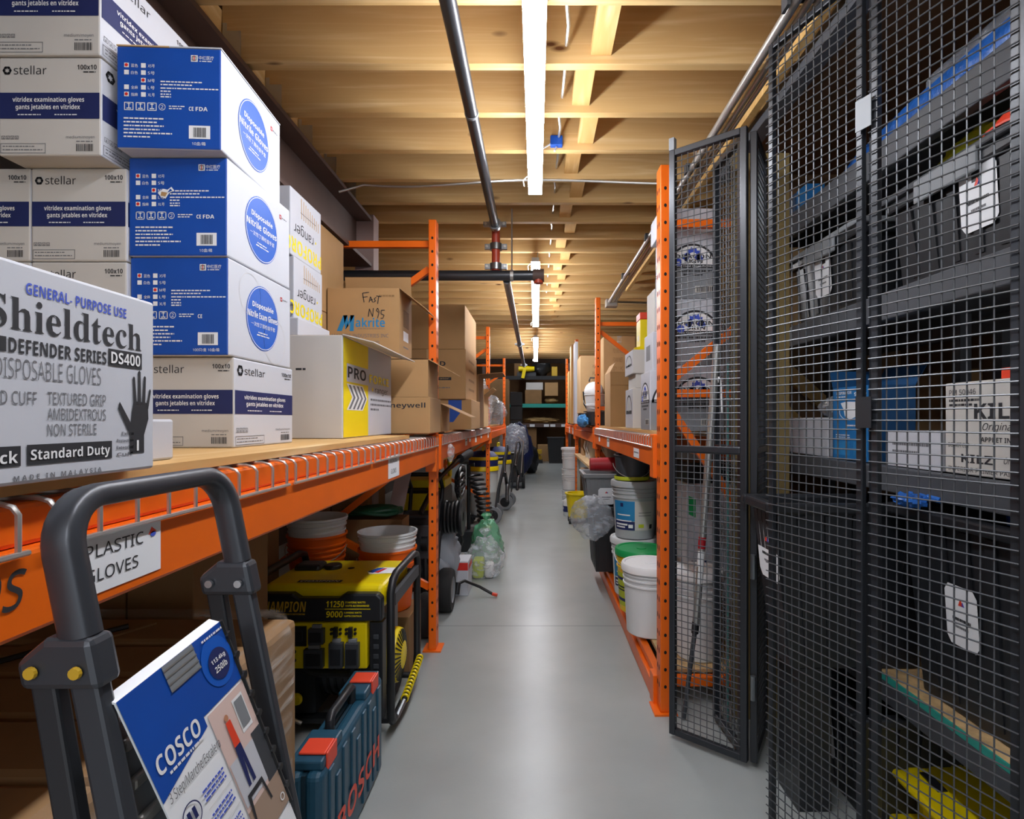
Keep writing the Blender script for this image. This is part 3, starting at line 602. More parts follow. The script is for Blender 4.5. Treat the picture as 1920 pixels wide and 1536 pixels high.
carton('storage_bin', 'grey plastic bin on the far part of the left rack', -.98, -.58, 8.1+1.1, 9.8, D2, D2+.38, 'grey_plastic', cat='bin')
carton('cardboard_box', 'large brown box high up in the last bay of the left rack', -1.3, -.72, 7.6, 8.2, D2, D2+.62, 'card_dark')
for i in range(3):
    carton('storage_bin', 'black storage bin, %s of the black stack at the far left' % ('bottom', 'middle', 'top')[i], -.66, -.36, 14.2, 14.75, .95+.36*i, 1.30+.36*i, 'black_plastic', 'black bins at the far left', cat='bin')
tag(boxm(-.75, -.34, 14.1, 14.85, 0, .948, 'card_dark').build('crate'), 'brown crate under the black bins at the far left', 'crate')
# ================================================================ under the left rack
# ---- stepladder leaning on the rack: y runs from .49 (left rail) to .77 (right rail)
def lad(z, y, k=0): return V((-.425+.2*(1.235-z)+k, y, z))     # point on the leaning front plane
t = thing('step_ladder', 'folded grey step ladder with a COSCO label leaning by the left rack', 'ladder', (-.3, .63, 0)); o_ = V((-.3, .63, 0))
YL, YR = .488, .745
def lp(*a, **k): return lad(*a, **k)-o_
for nm, yy in (('rail', YL), ('rail', YR)):
    m = M(); m.bar(lp(.0, yy), lp(1.135, yy), .017, .026, 'ladder', up=(1, 0, .2)); m.build(nm, t, bevel=.004)
# top handle: rounded hoop made of a flattened tube
pts = []
for i in range(9):
    a = R(90*i/8); pts.append(lp(1.183+.045*math.sin(a), YL+.045*(1-math.cos(a))))
for i in range(9):
    a = R(90*i/8); pts.append(lp(1.183+.045*math.cos(a), YR-.045*(1-math.sin(a))))
m = M(); pts = [lp(1.11, YL)]+pts+[lp(1.11, YR)]
nv = V((1, 0, .2)).normalized(); vs = []; fs = []
for i, p in enumerate(pts):
    tg = (pts[min(i+1, len(pts)-1)]-pts[max(i-1, 0)]).normalized(); sd = tg.cross(nv).normalized()
    for j in range(12):
        a = 2*math.pi*j/12; c, s = math.cos(a), math.sin(a)
        vs.append(p+sd*.0115*math.copysign(abs(c)**.6, c)+nv*.0155*math.copysign(abs(s)**.6, s))
for i in range(len(pts)-1):
    for j in range(12): fs.append((i*12+j, i*12+(j+1) % 12, i*12+12+(j+1) % 12, i*12+12+j))
m.add(vs, fs, 'ladder'); m.build('handle_hoop', t, smooth=50)
for yy, s in ((YL, 1), (YR, -1)):
    m = M()
    m.slab([lp(1.068, yy-.0145, .019), lp(1.112, yy-.0145, .019), lp(1.112, yy-.0145, -.022), lp(1.092, yy-.0145, -.05), lp(1.068, yy-.0145, -.05)], (0, .029, 0), 'ladder')
    o = m.build('bracket', t, bevel=.006)
    for k in (.004, -.034):
        q = lp(1.085, yy-.0155, k); g = M(); g.lathe([(0, -.004), (.005, -.004), (.0055, -.001), (.004, 0), (0, 0)], 'gold' if yy == YL else 'chrome', q, 12, 'y'); g.build('rivet', o)
    m = M(); m.bar(lp(1.08, yy, -.036), lp(.02, yy, -.07), .015, .022, 'ladder_dark', up=(1, 0, .2)); m.build('rear_leg', t, bevel=.003)
    m = M(); m.bar(lp(0.002, yy), lp(.05, yy), .03, .046, 'black_plastic', up=(1, 0, .2)); m.build('foot', t)
m = M(); m.bar(lp(.18, YL, -.085), lp(.18, YR, -.085), .02, .02, 'ladder_dark'); m.build('cross_bar', t)
# folded steps: ribbed grey treads lying almost in the plane
for zt_ in (1.02, .72, .42):
    m = M(); a = [lp(zt_, YL+.018, -.004), lp(zt_, YR-.045, -.004), lp(zt_-.25, YR-.045, -.004), lp(zt_-.25, YL+.018, -.004)]
    m.slab(a, (-.022, 0, -.004), 'mid_grey')
    n = 7
    for i in range(n):
        z2 = zt_-.02-.21*i/(n-1)
        m.bar(lp(z2, YL+.02, .0), lp(z2, YR-.05, .0), .008, .012, 'galv')
    m.build('step', t, bevel=.003)
# card label wrapped over the top steps
def cardp(u, v):      # card turned a little in the ladder plane; u across, v down, in metres
    return lad(1.047+.012*u/.165-v*.97, .490+u+v*.26)-o_
a, b, c = cardp(0, 0), cardp(.165, 0), cardp(0, .30)
nn = (b-a).cross(c-a).normalized(); nn = nn if nn.x > 0 else -nn
off = nn*.016
fr = (c+off, b-a, a-c, nn)
m = M()
m.slab([c+off, c+off+(b-a), a+off+(b-a), a+off], -nn*.002, 'paper')
m.slab([a+off, b+off, b+off+V((-.012, 0, .003)), a+off+V((-.012, 0, .003))], (0, 0, -.002), 'paper')
m.rect(fr, 0, 1, .74, 1, 'blue_box', 1); m.shape(fr, [(0, .74), (.52, .74), (.52, .70), (0, .62)], 'blue_box', 1)
m.shape(fr, [(.36, 1.0), (.66, 1.0), (.66, .90), (.36, .90)], 'mid_grey', 2)
for i in range(4): m.rect(fr, .36, .66, .902+i*.026, .908+i*.026, 'galv', 3)
m.disc(fr, .83, .875, .17, .10, 'blue_disc', 2); m.disc(fr, .83, .865, .115, .062, 'navy', 3); m.text(fr, '113.4kg', .75, .91, .872, .895, 'white', .03, 0, 4); m.text(fr, '250lb', .76, .90, .838, .864, 'white', .03, 0, 4)
m.dashes(fr, .74, .98, .975, .008, 'white', 4, 3)
m.text(fr, 'COSCO', .05, .46, .70, .765, 'white', .035, .15, 2); m.dashes(fr, .12, .46, .678, .010, 'white', 3, 2)
m.text(fr, '3 Step/Marche/Escalera', .04, .56, .585, .635, 'ink_grey', 0, .2, 2)
# photo panel on the right of the card
m.rect(fr, .55, .99, .12, .73, 'photo_pink', 1.4); m.rect(fr, .55, .99, .12, .28, 'photo_floor', 2); m.rect(fr, .56, .86, .30, .50, 'carton_white', 2); m.rect(fr, .86, .99, .28, .52, 'dark_grey', 2); m.rect(fr, .80, .93, .55, .70, 'white', 2); m.rect(fr, .815, .915, .57, .69, 'mid_grey', 3)
m.disc(fr, .69, .665, .022, .014, 'skin_tone', 3, 14); m.shape(fr, [(.665, .65), (.72, .65), (.73, .54), (.66, .54)], 'red_orange', 3); m.shape(fr, [(.66, .54), (.73, .54), (.745, .36), (.71, .36), (.70, .48), (.68, .36), (.65, .36)], 'navy', 3)
m.shape(fr, [(.60, .34), (.80, .34), (.83, .22), (.81, .22), (.78, .32), (.63, .32), (.60, .22), (.58, .22)], 'ink', 3)
m.ring(fr, .93, .17, .03, .018, .3, 'white', 3)
for i, v in enumerate((.50, .40, .30)):
    m.ring(fr, .14, v, .085, .048, .10, 'navy', 2); m.rect(fr, .10, .13, v-.022, v+.022, 'navy', 2); m.rect(fr, .15, .18, v-.022, v+.022, 'navy', 2)
    for j in range(3): m.dashes(fr, .27, .50, v+.022-j*.018, .008, 'ink_blue', i*3+j, 2)
    m.rect(fr, .26, .53, v-.046, v-.0445, 'carton_grey', 2)
m.build('card_label', t)['label'] = 'blue and white COSCO step ladder card'
m = M()
for i in range(9): q = cardp(.169, .02+.028*i)+off; m.lathe([(0, -.004), (.005, -.004), (.005, .004), (0, .004)], 'black', q, 8, 'x')
m.tube([cardp(.167, 0)+off, cardp(.167, .27)+off], .003, 'black', 6); m.build('edge_clip', t)

# ---- shrink wrapped pallet load
t = thing('pallet_load', 'shrink-wrapped pallet of brown cartons under the left rack beside the ladder', 'pallet load', (-1.03, .86, 0))
m = M()
for x in (-.40, 0, .36): m.box(x, x+.06, -.56, .56, .0, .085, 'card_dark')
for i in range(8): m.box(-.42, .42, -.56+.14*i, -.46+.14*i, .0855, .10, 'card_dark')
m.build('pallet', t)
for i in range(7):
    y0 = -.555+i*.158
    m = M(); m.box(-.42, .425, y0, y0+.154, .105, .80-.002*(i % 3), 'card_dark'); m.build('carton', t, bevel=.016)  # darker card puts the shade under the deck into the carton colour
g = M(); g.slab([(-.12, .3, .8), (.03, .36, .8), (.10, .50, .8), (-.04, .52, .8)], (0, 0, .004), 'card_dark'); g.tube([(-.2, .05, .803), (.0, .40, .806), (.06, .46, .81)], .006, 'black', 6); g.build('loose_flap', t)
g = M(); x0, x1, y0, y1 = -.428, .433, -.562, .565; cr = .07; ring = []
for (cx_, cy_, a0) in ((x1-cr, y1-cr, 0), (x0+cr, y1-cr, 90), (x0+cr, y0+cr, 180), (x1-cr, y0+cr, 270)):
    for i in range(6): a = R(a0+18*i); ring.append((cx_+cr*math.cos(a), cy_+cr*math.sin(a)))
n = len(ring); vs = []; fs = []
for k, zz_ in enumerate([.03+.79*i/14 for i in range(15)]):
    for x, y in ring:
        q = 1+.012*noise.noise(V((x*9, y*9, zz_*7))); ins = .03 if k == 14 else 0
        vs.append((x*(q-ins), y*(q-ins), zz_))
for k in range(14):
    for j in range(n): fs.append((k*n+j, k*n+(j+1) % n, (k+1)*n+(j+1) % n, (k+1)*n+j))
g.add(vs, fs, 'film'); g.build('shrink_wrap', t, smooth=50)

# ---- drill case
t = thing('tool_case', 'blue-green BOSCH tool case with red latches standing on the floor', 'tool case', (-.628, 1.79, 0))
XL, XH, YA, YB, HH = -.053, .053, -.30, .29, .375
m = M(); m.box(XL, -.003, YA, YB, .0, HH-.03, 'bosch'); m.build('case_half', t, bevel=.018, seg=3)
m = M(); m.box(.003, XH, YA, YB, .0, HH-.03, 'bosch'); o = m.build('case_half', t, bevel=.018, seg=3)
m = M(); m.box(-.006, .006, YA+.006, YB-.006, .006, HH-.036, 'bosch_dark'); m.build('seam', t)
for i, y_ in enumerate((-.235, -.18, -.125, -.05, .0, .06, .12, .175, .23)):
    g = M(); g.box(XH-.004, XH+.006, y_-.017, y_+.017, .03 if i not in (3, 4) else .12, HH-.045-(.05 if i % 3 == 1 else 0), 'bosch'); g.build('rib', o, bevel=.004)
for (y0, y1) in ((YA+.02, -.12), (.10, YB-.02)):
    m = M(); m.box(-.047, .047, y0, y1, HH-.032, HH-.004, 'bosch'); m.build('raised_lid', t, bevel=.006)
for y0 in (-.255, .165):
    m = M(); m.box(-.03, .045, y0, y0+.075, HH-.0035, HH+.004, 'red_orange'); m.box(.045, .052, y0, y0+.075, HH-.06, HH+.004, 'red_orange'); m.build('latch', t, bevel=.004)['label'] = 'red latch'
m = M(); m.tube([(-.0, -.10, HH-.04), (-.0, -.10, HH+.012), (0, -.085, HH+.022), (0, .085, HH+.022), (0, .10, HH+.012), (0, .10, HH-.04)], .014, 'black_plastic', 12); m.build('carry_handle', t, smooth=50)
fr = (V((XH+.0062, YA+.10, .075)), V((0, .42, 0)), V((0, 0, .10)), V((1, 0, 0)))
m = M(); m.text(fr, 'BOSCH', .0, 1, .1, .9, 'red_orange', .03); fr2 = (V((XH+.0062, YA+.02, .05)), V((0, .06, 0)), V((0, 0, .06)), V((1, 0, 0))); m.ring(fr2, .5, .5, .45, .45, .2, 'mid_grey'); m.build('lettering', t)

# ---- generator
GX0, GX1, GY0, GY1 = -1.16, -.575, 2.26, 2.76
t = thing('generator', 'yellow and black CHAMPION portable generator under the left rack', 'generator', ((GX0+GX1)/2, (GY0+GY1)/2, 0))
gx = (GX1-GX0)/2; gy = (GY1-GY0)/2; TR = .0165
def hoop(x):
    a = [(x, -gy, .10), (x, -gy, .70), (x, -gy+.03, .745), (x, -gy+.09, .765), (x, gy-.08, .765), (x, gy-.02, .745), (x, gy, .70), (x, gy, .16), (x, gy-.03, .09), (x, gy-.09, .06), (x, -gy+.09, .06), (x, -gy+.02, .075)]
    return a
k = .655/.765
for x in (-gx+TR, gx-TR):
    m = M(); m.tube([(q[0], q[1], q[2]*k) for q in hoop(x)], TR, 'black', 12, closed=True); m.build('frame_hoop', t, smooth=50)
m = M()
for y_, z_ in ((-gy+.05, .055), (gy-.05, .055), (gy, .55)): m.tube([(-gx+TR, y_, z_), (gx-TR, y_, z_)], TR*.9, 'black', 10)
m.bar((gx-TR, -gy+.03, .56), (gx-TR, gy-.02, .56), .025, .05, 'dark_grey'); m.bar((-gx+.02, -gy+.05, .06), (gx-.02, -gy+.05, .06), .05, .02, 'black')
m.build('cross_bar', t, smooth=50)
# tank
m = M(); m.box(-gx+.03, gx-.045, -gy+.025, gy-.06, .56, .665, 'yellow_plastic'); o = m.build('fuel_tank', t, bevel=.03, seg=4, loc=(0, 0, -.042))
m = M(); m.lathe([(0, .655), (.038, .655), (.038, .678), (.033, .683), (0, .683)], 'black', (-.06, .03, 0), 20); m.build('fuel_gauge', o, smooth=40)
m = M(); m.box(-gx+.07, -gx+.19, -.02, .08, .654, .69, 'black_plastic'); m.build('fuel_cap', o, bevel=.015)
m = M(); fr = (V((-gx+.03, -gy+.025, .666)), V((2*gx-.075, 0, 0)), V((0, 2*gy-.085, 0)), V((0, 0, 1)))
m.rect(fr, .26, .62, .06, .14, 'ink', 1); m.text(fr, 'CHAMPION', .28, .60, .08, .12, 'white', .02, .2, 2); m.shape(fr, [(.74, .45), (.80, .62), (.98, .62), (.98, .40), (.78, .36)], 'paper', 1); m.shape(fr, [(.745, .45), (.80, .60), (.86, .60), (.80, .40)], 'blue_box', 2); m.shape(fr, [(.81, .42), (.86, .58), (.89, .58), (.85, .40)], 'red', 2)
m.disc(fr, .56, .60, .03, .04, 'ink', 1); m.shape(fr, [(.30, .62), (.36, .70), (.42, .62), (.36, .54)], 'gold', 1); m.build('tank_decal', o)
# black fascia with lettering
m = M(); m.slab([(-gx+.025, -gy-.012, .525), (gx-.05, -gy-.012, .525), (gx-.05, -gy-.012, .618), (gx-.07, -gy-.012, .637), (gx-.20, -gy-.012, .637), (gx-.23, -gy-.012, .618), (-gx+.20, -gy-.012, .618), (-gx+.17, -gy-.012, .637), (-gx+.05, -gy-.012, .637), (-gx+.025, -gy-.012, .618)], (0, .045, 0), 'black_plastic')
o = m.build('fascia', t, bevel=.008, loc=(0, 0, -.042))
m = M(); fr = (V((-gx+.025, -gy-.0125, .523)), V((2*gx-.075, 0, 0)), V((0, 0, .098)), V((0, -1, 0)))
m.text(fr, 'CHAMPION', .02, .40, .42, .86, 'gold', .03, .2); m.rect(fr, .02, .39, .30, .36, 'gold'); m.dashes(fr, .03, .38, .315, .02, 'ink', 1, 2)
m.text(fr, '11250', .56, .70, .62, .88, 'yellow', .02, .1); m.text(fr, 'STARTING WATTS', .71, .87, .78, .86, 'yellow', .02); m.text(fr, 'WATTS AU DEMARRAGE', .71, .90, .64, .72, 'yellow', .02)
m.rect(fr, .55, .91, .53, .56, 'yellow'); m.text(fr, '9000', .56, .69, .20, .46, 'yellow', .02, .1); m.text(fr, 'RUNNING WATTS', .70, .84, .36, .43, 'yellow', .02); m.text(fr, 'WATTS CONTINUS', .70, .84, .22, .29, 'yellow', .02); m.build('lettering', o)
# control panel
m = M(); m.slab([(-.16, -gy-.004, .33), (.18, -gy-.004, .33), (.18, -gy-.004, .517), (-.25, -gy-.004, .517), (-.25, -gy-.004, .42)], (0, .04, 0), 'yellow_plastic'); o = m.build('control_panel', t, bevel=.005, loc=(0, 0, -.042))
g = M(); g.box(-.15, -.065, -gy-.012, -gy-.004, .425, .505, 'black'); fr = (V((-.15, -gy-.0122, .425)), V((.085, 0, 0)), V((0, 0, .08)), V((0, -1, 0))); g.frame(fr, .15, .85, .25, .8, 'dark_grey', .003); g.build('display', o)
for (x, z, w_, h_) in ((-.02, .438, .062, .062), (-.03, .342, .078, .075), (.06, .342, .055, .10), (.125, .342, .055, .10)):
    g = M(); g.box(x-w_/2, x+w_/2, -gy-.03, -gy-.004, z, z+h_, 'dark_grey'); g.box(x-w_*.38, x+w_*.38, -gy-.034, -gy-.03, z+h_*.15, z+h_*.8, 'black_plastic'); g.box(x-w_*.3, x+w_*.3, -gy-.02, -gy-.004, z+h_, z+h_+.014, 'mid_grey'); g.build('outlet_cover', o, bevel=.004)
g = M()
for x in (.055, .115):
    for z in (.475, .492): g.lathe([(0, -gy-.012), (.006, -gy-.012), (.006, -gy-.004)], 'black', (x-.018, 0, z), 8, 'y'); g.lathe([(0, -gy-.012), (.006, -gy-.012), (.006, -gy-.004)], 'black', (x+.018, 0, z), 8, 'y')
    g.box(x-.008, x+.008, -gy-.02, -gy-.004, .462, .502, 'black')
for x, z in ((-.115, .40), (-.115, .365), (-.14, .385)): g.lathe([(0, -gy-.012), (.008, -gy-.012), (.008, -gy-.004)], 'black', (x, 0, z), 10, 'y')
g.build('breaker', o)
m = M(); m.box(.19, gx-.05, -gy+.0, -gy+.06, .12, .517, 'black_plastic')
for i in range(4): m.box(.205, gx-.065, -gy-.006, -gy, .33+i*.04, .35+i*.04, 'dark_grey')
m.build('side_cover', t, bevel=.008, loc=(0, 0, -.042))
m = M(); m.lathe([(0, -.17), (.13, -.17), (.14, -.12), (.14, .12), (.11, .17), (0, .17)], 'dark_grey', (-.02, -.02, .23), 24, 'x')
for i in range(11): m.lathe([(.1, -.15+i*.03), (.148, -.15+i*.03), (.148, -.14+i*.03), (.1, -.14+i*.03)], 'black', (-.02, -.02, .23), 24, 'x')
m.box(-.22, -.05, -.2, -.02, .08, .26, 'black_plastic'); m.tube([(-.22, -.22, .40), (-.12, -.235, .30), (-.05, -.22, .255), (.1, -.22, .25)], .016, 'black', 8)
m.build('engine', t, smooth=40)
m = M(); m.lathe([(0, -.012), (.02, -.012), (.026, 0), (.02, .012), (0, .012)], 'yellow_plastic', (-.12, -.225, .15), 14, 'y'); m.build('oil_cap', t, smooth=40)
m = M(); m.tube([(-.20, -.22, .10), (-.17, -.24, .07), (-.12, -.245, .075)], .006, 'red', 6); m.tube([(-.12, -.245, .075), (-.09, -.245, .062)], .008, 'galv', 6); m.build('cable', t)
m = M(); C0 = (gx-.09, .0, .24)
m.lathe([(0, .07), (.045, .07), (.06, .066), (.115, .05), (.12, .03), (.12, 0), (0, 0)], 'yellow_plastic', C0, 32, 'x'); o = m.build('recoil_cover', t, smooth=35)
g = M()
for i in range(30):
    a = 2*math.pi*i/30; c_, s_ = math.cos(a), math.sin(a); g.bar((C0[0]+.0665, C0[1]+c_*.06, C0[2]+s_*.06), (C0[0]+.0535, C0[1]+c_*.11, C0[2]+s_*.11), .006, .004, 'black', up=(1, 0, 0))
g.build('vent_slots', o)
m = M(); m.box(gx-.2, gx-.1, .02, .2, .26, .42, 'mid_grey'); m.lathe([(0, -.05), (.07, -.05), (.07, .05), (0, .05)], 'steel', (gx-.17, .1, .18), 18, 'x'); m.build('muffler', t, smooth=40)
m = M(); m.tube([(gx+.005, -gy+.14, .09), (gx+.012, gy-.06, .15)], .013, 'black', 10); 
for i in range(13):
    f = (i+.5)/13; m.lathe([(.013, -.006), (.0175, -.006), (.0175, .006), (.013, .006)], 'yellow_plastic', (gx+.005+.007*f, -gy+.14+f*(2*gy-.2), .09+.06*f), 12, 'y')
m.tube([(gx-.01, -gy+.06, .055), (gx+.004, -gy+.14, .088)], .011, 'steel', 8); m.build('fold_handle', t, smooth=40)
for x in (-gx+.04, gx-.115):
    m = M(); m.lathe([(0, -.03), (.045, -.03), (.085, -.035), (.10, -.02), (.10, .02), (.085, .035), (.045, .03), (0, .03)], 'rubber', (x, gy-.11, .101), 24, 'x'); m.build('wheel', t, smooth=40)

# ---- pails
def rings(r0, r1, h, rg, lip=.006):
    p = [(0, 0), (r0-.006, 0), (r0, .006)]; 
    f = lambda z: r0+(r1-r0)*z/h
    for z in rg: p += [(f(z-.006), z-.006), (f(z)+lip, z-.004), (f(z)+lip, z+.004), (f(z+.006), z+.006)]
    return p+[(r1, h-.012), (r1+.006, h-.010), (r1+.006, h), (r1-.003, h)]
def pail(name, label, loc, body, lid=None, h=.37, r0=.13, r1=.15, group=None, bail=True, art=None, inner=None, rg=(.27, .30, .325), cat='pail', rz=0, bail_mt='galv'):
    t = thing(name, label, cat, loc, rz, group)
    m = M(); p = rings(r0, r1, h, [q*h/.37 for q in rg])
    if not lid: p = p+[(r1-.004, h-.01), (r1-.012, h*.45), (0, h*.45)]
    m.lathe(p, body); 
    if lid: m.lathe([(r1-.003, h-.001), (0, h-.001)], body)
    m.build('pail_body', t, smooth=40)
    if lid:
        m = M(); m.lathe([(r1+.0065, h-.03), (r1+.011, h-.03), (r1+.012, h-.004), (r1+.006, h+.008), (r1-.008, h+.008), (r1-.012, h+.003), (r1-.02, h+.003), (.03, h+.003), (.03, h+.007), (0, h+.007)], lid); m.build('lid', t, smooth=40)
    if bail:
        m = M(); n = 14; pts = []
        for i in range(n+1):
            a = math.pi*i/n; pts.append((math.cos(a)*(r1+.013), -abs(math.sin(a))*(r1*.75)-.01, h-.06-math.sin(a)*.09+(.04 if lid else 0)))
        m.tube(pts, .0028, bail_mt, 6); m.build('bail', t)
    if art: g = M(); art(g); g.build('paper_label', t)
    return t
def wrap_label(g, r0, r1, h, a0, a1, z0, z1, cols, n=16):
    # curved band label; cols: [(fraction, material)]
    f = lambda z: r0+(r1-r0)*z/h+.0012
    for (u0, u1, w0, w1, mt) in cols:
        vs = []; A = lambda u: R(a0+(a1-a0)*u); Z = lambda q: z0+(z1-z0)*q
        for i in range(n+1):
            a = A(u0+(u1-u0)*i/n)
            for q in (w0, w1): z = Z(q); vs.append((math.cos(a)*f(z), math.sin(a)*f(z), z))
        g.add(vs, [(2*i, 2*i+2, 2*i+3, 2*i+1) for i in range(n)], mt)
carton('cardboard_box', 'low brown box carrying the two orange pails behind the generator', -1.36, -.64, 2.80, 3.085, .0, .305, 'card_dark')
for i, (x, y_, z, lb) in enumerate(((-1.165, 2.955, .445, 'left'), (-.79, 2.955, .37, 'right'))):
    pail('orange_pail', 'orange pail holding a white pail, the %s behind the generator' % ('one farther from the aisle' if i == 0 else 'one by the rack post'), (x, y_, z-.064), 'bucket_orange', None, .32, .122, .148, 'orange pails', rg=(.22, .25, .28, .31))
    pail('white_pail', 'empty white pail nested in the orange pail %s' % ('farther from the aisle' if i == 0 else 'by the rack post'), (x, y_, z-.064+.3205*.45+.003), 'bucket_white', None, .26, .112, .150, 'white pails', rg=(.27, .31, .345), bail=False)
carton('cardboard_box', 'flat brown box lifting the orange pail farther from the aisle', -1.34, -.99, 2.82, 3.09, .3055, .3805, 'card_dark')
# ---- brown cartons in the dark under the deck
def lab2(g, fr):
    a = fr['front']; g.rect(a, .30, .72, .30, .62, 'paper'); g.barcode(a, .34, .66, .42, .56, 'ink', 3, 2); g.dashes(a, .34, .62, .35, .03, 'ink', 1, 2)
def arrows(g, fr):
    a = fr['front']; g.frame(a, .55, .80, .55, .75, 'ink', .004)
    for u in (.61, .70): g.rect(a, u, u+.03, .58, .70, 'ink')
    g.dashes(a, .15, .45, .6, .04, 'ink', 2); g.dashes(a, .15, .4, .5, .03, 'ink', 3)
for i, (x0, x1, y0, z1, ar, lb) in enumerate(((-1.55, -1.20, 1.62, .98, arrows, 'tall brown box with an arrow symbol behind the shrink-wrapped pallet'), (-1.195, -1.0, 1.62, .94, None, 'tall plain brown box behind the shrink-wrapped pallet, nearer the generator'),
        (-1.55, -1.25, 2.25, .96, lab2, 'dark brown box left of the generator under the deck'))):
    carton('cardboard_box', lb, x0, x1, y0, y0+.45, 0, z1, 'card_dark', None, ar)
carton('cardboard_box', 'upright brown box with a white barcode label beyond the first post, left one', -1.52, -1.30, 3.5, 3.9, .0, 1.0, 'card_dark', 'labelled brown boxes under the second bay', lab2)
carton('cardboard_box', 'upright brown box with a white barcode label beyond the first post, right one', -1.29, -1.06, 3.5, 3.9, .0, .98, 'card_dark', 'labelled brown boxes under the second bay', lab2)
m = M(); m.bar((-1.02, 3.45, .0), (-.82, 3.50, 1.04), .09, .02, 'column_paint', up=(0, 1, 0)); tag(m.build('white_board', loc=(0, 0, 0)), 'whitish board leaning under the deck behind the first post', 'board')
t = thing('garden_hose', 'dark green garden hose coiled behind the right orange pail', 'hose', (-.98, 3.32, .0)); m = M()
for i in range(9):
    pts = [(.16*math.cos(a*.5)*(1+.05*math.sin(i)), .07*math.sin(a*.5)+.01*i-.04, .76+.012*math.sin(3*i+a)) for a in range(13)]; m.tube(pts, .012, 'green_plastic' if i == 4 else 'teal', 6, closed=True)
for i in range(len(m.m)): pass
MT['hose_green'] = None; mat('hose_green', '12492f', .5); m.mats = ['hose_green' for _ in m.mats]; m.build('hose_coil', t, smooth=40)
m = M(); m.box(-.2, .2, -.09, .09, 0, .72, 'card_dark'); m.build('hose_box', t)

# ================================================================ machines past the first post
def wheel(t, c, r, w_, mt='rubber', hub='mid_grey', nm='wheel'):
    m = M(); m.lathe([(0, -w_*.4), (r*.55, -w_*.4), (r*.6, -w_*.5), (r*.92, -w_*.5), (r, -w_*.3), (r, w_*.3), (r*.92, w_*.5), (r*.6, w_*.5), (r*.55, w_*.4), (0, w_*.4)], [hub, hub, mt, mt, mt, mt, mt, hub, hub], c, 24, 'x'); return m.build(nm, t, smooth=40)
t = thing('pressure_washer', 'black wheeled pressure washer with hose reel just past the first left post', 'pressure washer', (-.72, 3.80, 0)); 
wheel(t, (.11, -.02, .145), .145, .09); wheel(t, (.06, -.46, .13), .13, .08); wheel(t, (-.24, -.02, .145), .145, .09)
m = M(); m.tube([(-.22, -.02, .145), (.10, -.02, .145)], .015, 'black', 8)
for x in (-.16, .06): m.tube([(x, -.02, .145), (x, -.10, .32), (x, .05, .62), (x, .12, .82), (x, -.02, .93)], .014, 'black', 8)
m.tube([(-.16, -.02, .93), (.06, -.02, .93)], .014, 'black', 8); m.tube([(.06, -.46, .13), (.04, -.10, .30)], .02, 'black', 8); m.build('frame', t, smooth=50)
m = M(); m.box(-.2, .05, -.20, .06, .36, .66, 'black_plastic'); m.box(-.19, .03, -.215, -.2, .40, .62, 'dark_grey')
for i in range(5): m.box(-.205, .056, -.18+.045*i, -.16+.045*i, .40, .68, 'dark_grey')
m.build('motor', t, bevel=.01)
m = M(); m.lathe([(.03, -.08), (.13, -.08), (.13, -.065), (.05, -.065), (.05, .065), (.13, .065), (.13, .08), (.03, .08)], 'black', (.13, .10, .62), 22, 'x'); o = m.build('hose_reel', t, smooth=40)
g = M()
for i in range(5): g.lathe([(.05, -.05+i*.025), (.112, -.05+i*.025), (.118, -.04+i*.025), (.112, -.03+i*.025), (.05, -.03+i*.025)], 'hose_black', (.13, .10, .62), 24, 'x')
g.build('wound_hose', o, smooth=40)
m = M()
for i in range(8):
    pts = [(.16+.012*math.sin(i*2.1), .30+.16*math.cos(2*math.pi*j/16), .84+.055*math.sin(2*math.pi*j/16)+.018*i-.06) for j in range(16)]; m.tube(pts, .011, 'hose_black', 6, closed=True)
m.build('coiled_cable', t, smooth=40)
m = M(); m.tube([(-.0, -.35, .72), (.06, -.10, .90), (.14, .25, 1.0), (.20, .45, 1.04)], .016, 'black', 10); m.tube([(.16, .30, 1.015), (.21, .48, 1.045)], .032, 'rubber', 12); m.build('trigger_gun', t, smooth=50)
m = M(); m.tube([(.0, -.18, .14), (.0, -.2, .40), (-.0, -.18, .46)], .018, 'black', 8); m.lathe([(0, -.02), (.05, -.02), (.05, .02), (0, .02)], 'black', (.0, -.2, .5), 16, 'x'); m.build('kick_stand', t, smooth=40)
t = thing('spray_wand', 'black spray wand with an orange tip lying out over the aisle floor', 'wand', (-.42, 4.10, 0)); m = M()
m.tube([(-.14, -.10, .12), (-.10, -.06, .13), (.0, 0, .07), (.10, -.02, .022)], .011, 'hose_black', 8); m.tube([(-.15, -.12, .05), (-.14, -.1, .13)], .02, 'black', 8); m.build('lance', t, smooth=50)
m = M(); m.tube([(.10, -.02, .022), (.135, -.03, .016)], .013, 'red_orange', 8); m.build('nozzle', t)
def wr(g, fr):
    g.rect(fr['front'], .02, .98, .74, .96, 'red'); g.rect(fr['right'], .02, .98, .74, .9, 'red')
carton('small_carton', 'white carton with a red band on the floor past the first post', -.66, -.50, 4.10, 4.32, 0, .255, ['carton_white']*6, None, wr, flaps=(('left', 60, .06),))
t = thing('plastic_sheet', 'grey plastic sheet draped beside the hose reel', 'plastic sheet', (-.74, 4.02, 0)); m = M(); m.blob((0, -.02, .34), (.19, .09, .20), 'sheet_grey', .3, 2.4, 4); m.blob((.03, -.10, .20), (.11, .05, .14), 'sheet_grey', .3, 2.4, 8); m.box(-.1, .05, -.05, .05, 0, .3, 'dark_grey'); m.build('sheeting', t, smooth=60)
